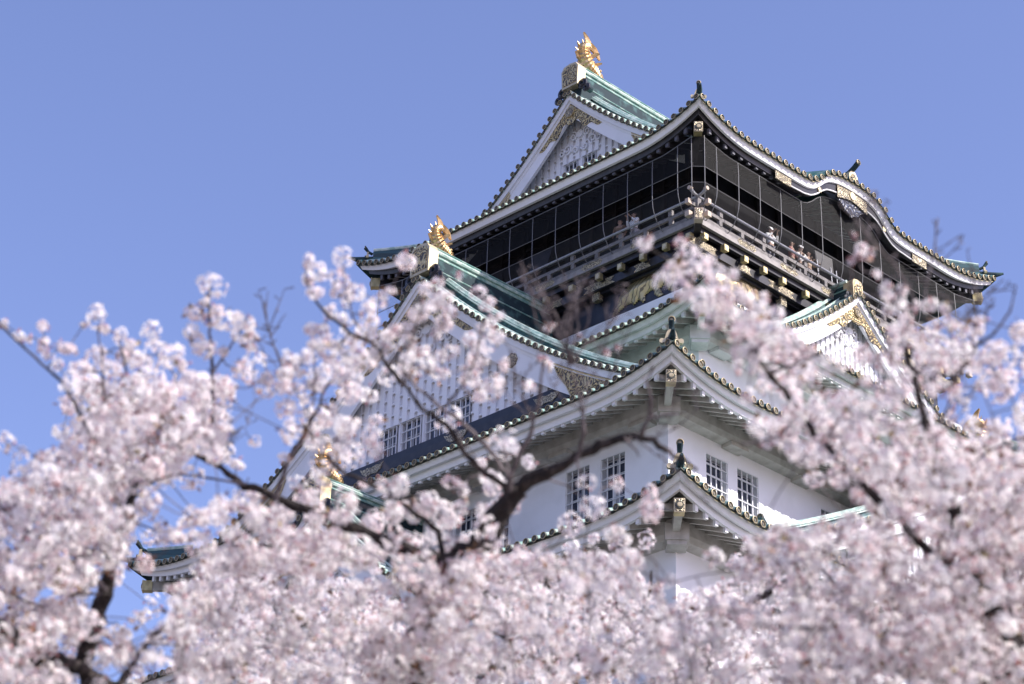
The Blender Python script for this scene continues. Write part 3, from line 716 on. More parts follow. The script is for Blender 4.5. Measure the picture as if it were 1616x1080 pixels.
# ------------------------------------------------------------------ roof fish statues
def fish(gp, x0, zb, h, parent):
    """gold roof fish in the XZ plane, head biting the ridge, tail in the air; h = height"""
    s = h/1.85; b_ = MB()
    def Q(x, z, y=0): return (x0+x*s, y*s, zb+EYE+z*s)
    path = [(1.02,0.02),(0.80,0.12),(0.55,0.20),(0.28,0.30),(0.06,0.50),(-0.06,0.76),(-0.04,1.00),(0.08,1.18),(0.26,1.28)]
    rad =  [0.10,0.20,0.28,0.32,0.34,0.32,0.27,0.20,0.14]
    P_, R_ = [], []
    N = 34
    for i in range(N):
        t = i/(N-1)*(len(path)-1); k0 = min(int(t), len(path)-2); a = t-k0
        a_ = a*a*(3-2*a)*0.3+a*0.7
        P_.append(Q(path[k0][0]*(1-a_)+path[k0+1][0]*a_, path[k0][1]*(1-a_)+path[k0+1][1]*a_))
        R_.append((rad[k0]*(1-a)+rad[k0+1]*a)*s*(1.0+0.11*(1 if i % 2 else -0.5)))
    b_.tube(P_, R_, 'gold', 14, squash=[0.85]*N)
    # tail lobes, fins: tapered curved blades with ribs
    def blade(pts, w0, thick, y=0.0, yend=None):
        n = len(pts); loops = []
        for i, (x, z, w) in enumerate(pts):
            j0, j1 = max(0, i-1), min(n-1, i+1); dx, dz = pts[j1][0]-pts[j0][0], pts[j1][1]-pts[j0][1]; l = math.hypot(dx, dz); nx, nz = -dz/l, dx/l
            yy = y+(0 if yend is None else (yend-y)*i/(n-1)); loop = []
            for k_ in range(9):
                f_ = -1+2*k_/8; rib = thick*(1.0 if k_ % 2 == 0 else 0.45)*(1-0.6*i/(n-1))
                loop.append(Q(x+nx*w*f_, z+nz*w*f_, yy-rib))
            for k_ in range(8, -1, -1):
                f_ = -1+2*k_/8; rib = thick*(1.0 if k_ % 2 == 0 else 0.45)*(1-0.6*i/(n-1))
                loop.append(Q(x+nx*w*f_, z+nz*w*f_, yy+rib))
            loops.append(loop)
        b_.loft(loops, 'gold')
    blade([(0.20,1.15,0.13),(0.25,1.32,0.18),(0.22,1.50,0.16),(0.12,1.68,0.11),(-0.04,1.86,0.035)], 0, 0.06)
    blade([(0.20,1.25,0.12),(0.42,1.34,0.18),(0.62,1.27,0.17),(0.80,1.12,0.13),(0.95,0.90,0.035)], 0, 0.06)
    blade([(-0.18,0.40,0.10),(-0.36,0.50,0.10),(-0.52,0.66,0.03)], 0, 0.05)
    blade([(-0.22,0.98,0.07),(-0.34,1.08,0.05),(-0.40,1.16,0.03)], 0, 0.04)
    for sg in (-1, 1):
        blade([(0.22,0.62,0.10),(0.36,0.76,0.09),(0.50,0.82,0.03)], 0, 0.035, sg*0.22, sg*0.42)
        blade([(0.5,0.35,0.08),(0.62,0.44,0.06),(0.72,0.48,0.03)], 0, 0.03, sg*0.22, sg*0.36)
        b_.tube([Q(0.83,0.24,sg*0.14), Q(0.83,0.26,sg*0.20)], 0.06*s, 'gold', 8)
        b_.tube([Q(0.70,0.30,sg*0.1), Q(0.60,0.42,sg*0.14), Q(0.48,0.44,sg*0.18)], [0.04*s,0.03*s,0.01*s], 'gold', 6)
    for i in range(7):        # dorsal spines down the back
        t = 0.12+i*0.12; k_ = int(t*(N-1)); p = P_[k_]
        ang = [(-0.2,-0.8),(-0.6,-0.4),(-1,-0.1),(-1,0.1),(-1,0.3),(-0.8,0.6),(-0.4,0.9)][i]
        r_ = R_[k_]; b_.tube([(p[0]+ang[0]*r_*0.8, p[1], p[2]+ang[1]*r_*0.8), (p[0]+ang[0]*r_*1.45, p[1], p[2]+ang[1]*r_*1.45+0.03)], [0.05*s,0.012*s], 'gold', 5)
    # whiskery jaw: upper and lower lips resting on the ridge
    b_.tube([Q(0.85,0.18,0), Q(1.05,0.16,0), Q(1.18,0.06,0)], [0.13*s,0.10*s,0.04*s], 'gold', 8)
    b_.tube([Q(0.85,-0.02,0), Q(1.05,-0.08,0), Q(1.22,-0.12,0)], [0.12*s,0.09*s,0.03*s], 'gold', 8)
    b_.build('roof_fish_statue', parent, smooth=False, label=None)
fish('f', -5.75+0.02, 56.72, 1.85, castle)
fish('f', -13.62, 44.75, 1.45, castle)
fish('f', -18.35, 33.85, 1.45, castle)
# south lower gable's fish (turned to face the camera side)
fo_ = bpy.data.objects['roof_fish_statue.002'].copy(); COL.objects.link(fo_); fo_.parent = castle
fo_.rotation_euler = (0,0,pi/2); fo_.location = (0, 4.0, 3.1)

# ------------------------------------------------------------------ balcony
bal = MB(); 
for s_ in 'LRFK':
    bx(bal, s_, 0, 7.8, 45.13, 8.25, 0.42, 0.06, 'lacquer_black')
for s_ in 'LR':
    bx(bal, s_, 0, 8.26, 45.15, 8.26+0.04, 0.07, 0.19, 'rail_wood')
    bx(bal, s_, 0, 8.06, 44.87, 8.12, 0.09, 0.13, 'beam_black')
    bx(bal, s_, 0, 7.88, 44.38, 7.98, 0.10, 0.17, 'beam_black')
    bx(bal, s_, 0, 7.62, 44.62, 7.72, 0.14, 0.5, 'lacquer_black')
balo = bal.build('balcony_floor', castle)
rl = MB()
for s_ in 'LR':
    e = 8.42
    rl.tube([P(s_, -e-0.42, e, 46.12), P(s_, -e-0.2, e, 46.0), P(s_, -e, e, 45.96), P(s_, e, e, 45.96), P(s_, e+0.2, e, 46.0), P(s_, e+0.42, e, 46.12)], [0.07,0.06,0.055,0.055,0.06,0.07], 'rail_metal', 10)
    bx(rl, s_, 0, 8.30, 45.62, 8.72, 0.05, 0.07, 'rail_wood')
    for q in range(-7, 8):
        u = -0.78+q*1.25
        if abs(u) < 8.4:
            bx(rl, s_, u, 8.30, 45.44, 0.085, 0.055, 0.115, 'rail_wood')
            if q % 2: bx(rl, s_, u, 8.32, 45.80, 0.09, 0.06, 0.12, 'rail_wood')
for a, b_ in ((-1,-1),): bx(rl, 'L', -8.34, 8.34, 45.5, 0.1, 0.1, 0.5, 'rail_wood')
rlo = rl.build('balcony_railing', castle)
for s_ in 'LR':
    for e_ in (-1, 1):
        cp = MB(); bx(cp, s_, e_*8.80, 8.30, 45.62, 0.10, 0.085, 0.10, 'rail_tan'); cp.build('rail_end_cap', rlo)
        cp = MB(); bx(cp, s_, e_*8.75, 8.26, 45.12, 0.10, 0.10, 0.11, 'rail_tan'); cp.build('rail_end_cap', rlo)
        cp = MB(); c = P(s_, e_*8.86, 8.42, 46.13); al = np.array(AX(s_)[0])*e_
        cp.tube([np.array(c)-al*0.10, np.array(c)+al*0.05], 0.082, 'rail_tan', 12); cp.build('rail_end_cap', rlo)
dn = np.array([-1,-1,0])/sqrt(2); pv = np.array([1,-1,0])/sqrt(2); cp = MB()
cp.boxm(np.array([-8.62,-8.62,44.95+EYE]), (pv, dn, (0,0,1)), (0.155,0.22,0.23), 'rail_tan')
cp.boxm(np.array([-8.62,-8.62,44.95+EYE])+dn*0.225, (pv, dn, (0,0,1)), (0.13,0.012,0.19), 'gold_arabesque')
cp.boxm(np.array([-8.1,-8.1,44.85+EYE]), (pv, dn, (0,0,1)), (0.13,0.60,0.18), 'beam_black'); cp.build('corner_beam', balo)
def plate(s_, pts, o0, o1, par):
    cp = MB(); cp.poly(pts, lambda a, z, o: P(s_, a, o, z), o0, o1, 'gold_arabesque'); cp.build('gold_plate', par)
for s_ in 'LR':
    for q in range(-3, 4):          # gold mouldings along the floor edge
        u = q*2.5-0.52
        if abs(u) < 7.9: plate(s_, [(u-0.55,45.14),(u-0.42,45.28),(u-0.2,45.23),(u,45.30),(u+0.2,45.23),(u+0.42,45.28),(u+0.55,45.14),(u+0.4,45.02),(u+0.2,45.05),(u,45.0),(u-0.2,45.05),(u-0.4,45.02)], 8.325, 8.34, balo)
    for u, w_ in ((-7.6,0.8),(-5.3,0.42),(-3.1,0.8),(-0.75,0.42),(0.75,0.42),(3.1,0.8),(5.3,0.42),(7.6,0.8)):
        plate(s_, [(u-w_,44.51),(u-0.6*w_,44.54),(u+0.6*w_,44.54),(u+w_,44.51),(u+0.72*w_,44.38),(u+w_,44.24),(u+0.6*w_,44.22),(u,44.25),(u-0.6*w_,44.22),(u-w_,44.24),(u-0.72*w_,44.38)], 7.98, 7.995, balo)
    for u in (-2.78, 2.78):
        cp = MB(); bx(cp, s_, u, 7.72, 44.12, 0.17, 0.12, 0.24, 'gold_arabesque'); cp.build('gold_bracket', balo)
for s_ in 'LR':                     # gilded joist ends
    for u in [x*y for y in (-1, 1) for x in (0.56,1.94,3.33,4.46,5.57,6.71,7.86)]:
        jm = MB(); bx(jm, s_, u, 8.05, 44.54, 0.10, 0.28, 0.11, 'beam_black'); bx(jm, s_, u, 8.24, 44.54, 0.115, 0.10, 0.125, 'gold_dull')
        jm.poly([(u-0.1,44.54),(u,44.65),(u+0.1,44.54),(u,44.43)], lambda a, z, o: P(s_, a, o, z), 8.335, 8.352, 'gold_pale')
        jm.build('joist_end', balo)

# safety net: steel cables and fine wire mesh
net_sec = [(8.88,48.03),(8.90,47.5),(8.90,46.98),(8.90,46.30),(8.87,46.0),(8.78,45.72),(8.63,45.46),(8.45,45.27),(8.24,45.14)]
def corner_pts(o, z, ch): return o-ch
cb = MB(); wm = MB(); ch = 0.34
def netpt(s_, u, sec): return P(s_, u, sec[0], sec[1])
for s_ in 'LR':
    for q in range(-7, 8):
        u = -0.37+q*1.25
        if abs(u) > 8.3: continue
        zt = 48.03+(max(0, kara(u)-0.12) if s_ == 'R' else 0)+0.18*max(0,(abs(u)-7.2))
        cb.tube([P(s_, u, 8.88, zt)]+[netpt(s_, u, x) for x in net_sec[1:]], 0.0165, 'cable', 6)
    for e_ in (-1, 1):
        cb.tube([P(s_, e_*(8.88-ch), 8.88, 48.35)]+[P(s_, e_*(o-ch), o, z) for o, z in net_sec[1:]], 0.0165, 'cable', 6)
    for z_ in (46.98, 46.30): cb.tube([P(s_, -(8.9-ch), 8.9, z_), P(s_, 8.9-ch, 8.9, z_)], 0.014, 'cable', 6)
    us_ = np.linspace(-(8.88-ch), 8.88-ch, 60)
    cb.tube([P(s_, u, 8.88, 48.03+(max(0, kara(u)-0.12) if s_ == 'R' else 0)+0.18*max(0,(abs(u)-7.2))) for u in us_], 0.019, 'cable', 5)
    cb.tube([P(s_, -8.1, 8.26, 44.97), P(s_, 8.1, 8.26, 44.97)], 0.02, 'cable', 6)
    top = [P(s_, u, 8.88, 48.03+(max(0, kara(u)-0.12) if s_ == 'R' else 0)+0.18*max(0,(abs(u)-7.2))) for u in us_]
    wm.loft([top, [P(s_, u*(8.9-ch)/(8.88-ch), 8.9, 46.98) for u in us_]], 'wire_mesh', closed=False, caps=False)
    rows = [[P(s_, v*(o-ch)/1.0, o, z) for v in np.linspace(-1,1,30)] for o, z in net_sec[3:]]
    wm.loft(rows, 'wire_mesh', closed=False, caps=False)
for z_ in (46.98, 46.30): cb.tube([P('L', -(8.9-ch), 8.9, z_), P('R', -(8.9-ch), 8.9, z_)], 0.014, 'cable', 6)
wm.loft([[P('L', -(8.88-ch), 8.88, 48.35), P('R', -(8.88-ch), 8.88, 48.35)], [P('L', -(8.9-ch), 8.9, 46.98), P('R', -(8.9-ch), 8.9, 46.98)]], 'wire_mesh', closed=False, caps=False)
wm.loft([[P('L', -(o-ch), o, z), P('R', -(o-ch), o, z)] for o, z in net_sec[3:]], 'wire_mesh', closed=False, caps=False)
no = cb.build('net_cables', castle); wm.build('wire_mesh', no)
# boards and lamps on the balcony
bd = MB(); 
bd.hexa([P('R',-0.9,8.05,46.2),P('R',0.15,8.05,46.25),P('R',0.35,7.85,47.2),P('R',-0.75,7.85,47.15),P('R',-0.9,8.0,46.2),P('R',0.15,8.0,46.25),P('R',0.35,7.8,47.2),P('R',-0.75,7.8,47.15)], 'panel_grey')
bd.hexa([P('L',0.7,8.0,46.3),P('L',-0.35,8.0,46.35),P('L',-0.45,7.85,47.15),P('L',0.6,7.85,47.15),P('L',0.7,7.95,46.3),P('L',-0.35,7.95,46.35),P('L',-0.45,7.8,47.15),P('L',0.6,7.8,47.15)], 'beam_black')
for u in (-0.85, 0.0, 0.35): bd.tube([P('R',u,8.1,45.2), P('R',u,8.02,46.6)], 0.025, 'rail_metal', 6)
bd.build('viewing_panel', castle)

# ------------------------------------------------------------------ gold tigers
def tiger(side, outline, o0):
    pts = np.array(outline); n = len(pts)
    step = 0.045; x0, x1 = pts[:,0].min(), pts[:,0].max(); z0, z1 = pts[:,1].min(), pts[:,1].max()
    xs = np.arange(x0, x1+step, step); zs = np.arange(z0, z1+step, step)
    H = np.zeros((len(xs), len(zs))); inside = np.zeros_like(H, bool)
    A = pts; B = np.roll(pts, -1, 0)
    for i, x in enumerate(xs):
        for j, z in enumerate(zs):
            c = False
            for (ax, az), (bx_, bz) in zip(A, B):
                if (az > z) != (bz > z) and x < (bx_-ax)*(z-az)/(bz-az)+ax: c = not c
            d = B-A; t = np.clip(((x-A[:,0])*d[:,0]+(z-A[:,1])*d[:,1])/((d**2).sum(1)+1e-9), 0, 1)
            dist = np.hypot(A[:,0]+t*d[:,0]-x, A[:,1]+t*d[:,1]-z).min()
            inside[i,j] = c; H[i,j] = min(0.17, 0.04+0.30*dist) if c else 0
    mb = MB(); vs = []; idx = {}
    def vid(i, j):
        if (i, j) not in idx: idx[(i, j)] = len(vs); vs.append(P(side, xs[i], o0+H[i,j], zs[j]))
        return idx[(i, j)]
    fs = []
    for i in range(len(xs)-1):
        for j in range(len(zs)-1):
            if inside[i,j] or inside[i+1,j] or inside[i,j+1] or inside[i+1,j+1]:
                if sum((inside[i,j], inside[i+1,j], inside[i,j+1], inside[i+1,j+1])) >= 2: fs.append((vid(i,j), vid(i+1,j), vid(i+1,j+1), vid(i,j+1)))
    mb.add(vs, fs, 'tiger_gold'); mb.build('tiger_relief', castle, smooth=True)
# outline in wall coordinates (u, z), head low and to the far end, tail up
tig = [(-3.37,43.17),(-3.50,43.34),(-3.62,43.44),(-3.66,43.60),(-3.70,43.80),(-3.86,43.92),(-3.98,43.98),(-4.12,44.04),(-4.26,44.18),(-4.50,44.30),(-4.80,44.32),(-5.10,44.27),(-5.45,44.26),
       (-5.80,44.34),(-6.10,44.30),(-6.32,44.14),(-6.45,44.28),(-6.62,44.42),(-6.78,44.40),(-6.72,44.30),(-6.60,44.22),(-6.48,43.98),(-6.40,43.72),(-6.52,43.50),(-6.42,43.32),(-6.62,43.14),(-6.40,43.10),(-6.20,43.22),(-6.10,43.44),(-5.95,43.55),
       (-5.75,43.40),(-5.85,43.22),(-5.98,43.10),(-5.70,43.10),(-5.52,43.28),(-5.48,43.50),(-5.25,43.52),(-5.05,43.44),(-4.98,43.28),(-5.04,43.16),(-4.88,43.18),(-4.80,43.30),(-4.72,43.34),(-4.50,43.22),(-4.38,43.24),(-4.44,43.36),(-4.30,43.32),(-4.10,43.36),(-3.95,43.30),(-3.80,43.24),(-3.55,43.14)]
tiger('L', tig, 7.52)
tr = [(-6.55,43.5),(-6.40,43.95),(-6.20,44.15),(-5.98,44.24),(-5.75,44.18),(-5.52,44.05),(-5.30,44.22),(-5.0,44.40),(-4.7,44.42),(-4.4,44.40),(-4.1,44.42),(-3.85,44.34),(-3.70,44.12),(-3.72,43.85),(-3.60,43.6),(-3.45,43.45),(-3.75,43.42),(-3.95,43.62),(-4.2,43.7),(-4.3,43.5),(-4.2,43.3),(-4.5,43.3),(-4.6,43.55),(-4.8,43.7),(-5.2,43.65),(-5.35,43.45),(-5.25,43.28),(-5.55,43.28),(-5.7,43.5),(-5.85,43.4),(-6.1,43.3),(-6.3,43.35)]
tiger('R', tr, 7.52)

# ------------------------------------------------------------------ people on the balcony
def person(side, u, o, face, label, shirt, trouser, hair, skin=(0.30,0.20,0.15), h=1.66, pose='stand', hat=None):
    root = empty('person', (CX+P(side,u,o,0)[0], CY+P(side,u,o,0)[1], 45.19+EYE), label, 'person', 'people on the top balcony')
    root.rotation_euler = (0,0,face)
    def mk(name, verts, edges, rads, mcol, rough=0.7):
        me = bpy.data.meshes.new(name); me.from_pydata(verts, edges, []); ob = bpy.data.objects.new(name, me); COL.objects.link(ob); ob.parent = root
        md = ob.modifiers.new('skin', 'SKIN')
        for i, r_ in enumerate(rads): me.skin_vertices[0].data[i].radius = (r_, r_*0.8) if np.isscalar(r_) else r_
        me.skin_vertices[0].data[0].use_root = True
        s2 = ob.modifiers.new('sub', 'SUBSURF'); s2.levels = 2; s2.render_levels = 2
        key = 'cloth_%d_%d_%d' % tuple(int(c*99) for c in mcol)
        if key not in MATS: mat(key, mcol, rough)
        me.materials.append(MATS[key]); return ob
    k = h/1.7
    Z = lambda *a: [tuple(c*k for c in p) for p in a]
    if pose == 'camera': armL, armR = [(0.20,-0.02,1.40),(0.27,0.12,1.20),(0.08,0.28,1.48)], [(-0.20,-0.02,1.40),(-0.27,0.12,1.20),(-0.08,0.28,1.48)]
    elif pose == 'lean': armL, armR = [(0.20,0,1.38),(0.26,0.10,1.12),(0.22,0.34,1.08)], [(-0.20,0,1.38),(-0.26,0.10,1.12),(-0.22,0.34,1.08)]
    else: armL, armR = [(0.20,0,1.40),(0.27,0.02,1.13),(0.25,0.12,0.90)], [(-0.20,0,1.40),(-0.27,0.02,1.13),(-0.25,0.12,0.90)]
    V = Z((0,0,0.94),(0,0,1.12),(0,0,1.36),(0,0,1.47),(0,0.01,1.54),(0,0.02,1.63),(0,0.01,1.70),*armL,*armR,(0.10,0,0.86),(0.11,0.02,0.48),(0.11,0,0.08),(0.11,0.14,0.04),(-0.10,0,0.86),(-0.11,0.02,0.48),(-0.11,0,0.08),(-0.11,0.14,0.04))
    E_ = [(0,1),(1,2),(2,3),(3,4),(4,5),(5,6),(2,7),(7,8),(8,9),(2,10),(10,11),(11,12),(0,13),(13,14),(14,15),(15,16),(0,17),(17,18),(18,19),(19,20)]
    R_ = [0.14,0.13,0.15,0.055,0.07,0.095,0.06,0.06,0.045,0.03,0.06,0.045,0.03,0.09,0.06,0.045,0.03,0.09,0.06,0.045,0.03]
    mk('body', V, E_, [r_*k for r_ in R_], skin)
    # face, ears and hands
    hd = MB(); sk = 'cloth_%d_%d_%d' % tuple(int(c*99) for c in skin)
    def T_(x, y, z): return (x*k, y*k, z*k)
    hd.tube([T_(0,0.09,1.62), T_(0,0.125,1.595)], [0.012*k,0.02*k], sk, 6)
    for sg in (-1, 1): hd.tube([T_(sg*0.085,0.0,1.60), T_(sg*0.1,0.0,1.60)], 0.025*k, sk, 6)
    for wr in (armL[2], armR[2]):
        hd.tube([T_(*wr), T_(wr[0]*0.98, wr[1]+0.05, wr[2]+0.03)], [0.03*k,0.035*k], sk, 8)
        for q in range(4): hd.tube([T_(wr[0]*0.98-0.03+0.02*q, wr[1]+0.05, wr[2]+0.03), T_(wr[0]*0.98-0.03+0.02*q, wr[1]+0.10-0.008*abs(q-1.5), wr[2]+0.05), T_(wr[0]*0.98-0.03+0.02*q, wr[1]+0.12-0.01*abs(q-1.5), wr[2]+0.02)], 0.009*k, sk, 5)
        hd.tube([T_(wr[0]*0.98+0.035, wr[1]+0.02, wr[2]+0.03), T_(wr[0]*0.98+0.055, wr[1]+0.06, wr[2]+0.05)], 0.010*k, sk, 5)
    mat('eye_dark', (0.02,0.015,0.01), 0.3) if 'eye_dark' not in MATS else None
    mat('lip', (0.40,0.16,0.14), 0.5) if 'lip' not in MATS else None
    for sg in (-1, 1): hd.tube([T_(sg*0.034,0.088,1.625), T_(sg*0.034,0.104,1.625)], 0.011*k, 'eye_dark', 6)
    hd.tube([T_(-0.025,0.098,1.56), T_(0.025,0.098,1.56)], 0.008*k, 'lip', 5)
    hd.build('face_and_hands', root)
    Vt = Z((0,0,0.92),(0,0,1.12),(0,0,1.36),(0,0,1.44),armL[0],armL[1],tuple(np.array(armL[1])*0.35+np.array(armL[2])*0.65),armR[0],armR[1],tuple(np.array(armR[1])*0.35+np.array(armR[2])*0.65))
    mk('shirt', Vt, [(0,1),(1,2),(2,3),(2,4),(4,5),(5,6),(2,7),(7,8),(8,9)], [r_*k for r_ in (0.165,0.155,0.175,0.085,0.078,0.06,0.048,0.078,0.06,0.048)], shirt)
    mk('trousers', Z((0,0,0.96),(0.10,0,0.86),(0.11,0.02,0.48),(0.11,0,0.10),(-0.10,0,0.86),(-0.11,0.02,0.48),(-0.11,0,0.10)), [(0,1),(1,2),(2,3),(0,4),(4,5),(5,6)], [r_*k for r_ in (0.16,0.105,0.075,0.06,0.105,0.075,0.06)], trouser)
    if hat: mk('hat', Z((0,-0.005,1.66),(0,0.0,1.74),(0,0.10,1.67)), [(0,1),(0,2)], [0.115*k,0.085*k,0.05*k], hat)
    else: mk('hair', Z((0,-0.03,1.58),(0,-0.02,1.66),(0,0.01,1.73)), [(0,1),(1,2)], [0.095*k,0.112*k,0.085*k], hair)
    return root
face_L = radians(90)      # facing -x
face_R = radians(180)     # facing -y
person('L', -4.10, 7.92, face_L+0.3, 'person in a brown top looking out from the shaded left side of the balcony', (0.16,0.10,0.06), (0.05,0.05,0.06), (0.02,0.015,0.01))
person('L', -4.85, 7.95, face_L-0.2, 'person in white with raised arms on the shaded balcony side', (0.70,0.72,0.76), (0.3,0.3,0.34), (0.03,0.02,0.015), pose='camera')
person('R', -3.60, 7.93, face_R, 'person in white holding up a camera on the sunny balcony side', (0.78,0.78,0.76), (0.12,0.12,0.15), (0.02,0.015,0.01), pose='camera', hat=(0.75,0.75,0.72))
person('R', -2.25, 7.88, face_R+0.3, 'person in a reddish brown top leaning on the sunny railing', (0.35,0.16,0.14), (0.1,0.1,0.1), (0.03,0.02,0.015), pose='lean')
person('R', -1.72, 7.9, face_R-0.2, 'person in a white cap and light shirt leaning on the sunny railing', (0.72,0.70,0.66), (0.2,0.2,0.22), (0.02,0.015,0.01), pose='lean', hat=(0.72,0.72,0.72))
person('R', -1.20, 7.86, face_R+0.1, 'person in a tan jacket leaning on the sunny railing beside the grey panel', (0.45,0.34,0.24), (0.08,0.08,0.1), (0.02,0.015,0.01), pose='lean')
person('R', 4.45, 7.9, face_R, 'person in pale blue at the far right end of the sunny balcony', (0.45,0.50,0.62), (0.1,0.1,0.12), (0.02,0.015,0.01), pose='stand')

# ------------------------------------------------------------------ ground
gm_ = MB(); R0 = 3000.0
gm_.add([(-R0,-R0,0),(R0,-R0,0),(R0,R0,0),(-R0,R0,0)], [(0,1,2,3)], 'ground')
g_ = gm_.build('ground'); g_['kind'] = 'structure'
#TREES#
# ------------------------------------------------------------------ cherry trees
# each tree: a trunk with limbs grown in space in front of the camera, flower clusters hung along its twigs
def polyline3(pts, d0, d1, r0, r1, wob=0.012):
    """pts: limb course as seen from the path, d0/d1 distances, r0/r1 radii"""
    n = len(pts); out = []; rad = []
    seg = [0.0]
    for i in range(1, n): seg.append(seg[-1]+math.hypot(pts[i][0]-pts[i-1][0], pts[i][1]-pts[i-1][1]))
    m = max(4, int(seg[-1]/14))
    xs = np.array([p[0] for p in pts], float); ys = np.array([p[1] for p in pts], float)
    for k in range(m+1):
        s_ = seg[-1]*k/m; x = np.interp(s_, seg, xs); y = np.interp(s_, seg, ys); f_ = k/m
        p = pix_pt(x, y, d0+(d1-d0)*f_)+rng.normal(0, wob*min(1.0, 0.35+1.5*(r0+(r1-r0)*f_)/0.03), 3)*0.35
        out.append(p); rad.append((r0+(r1-r0)*f_)*(1+0.13*rng.normal()+(0.35 if rng.random() < 0.07 else 0)))
    return out, rad
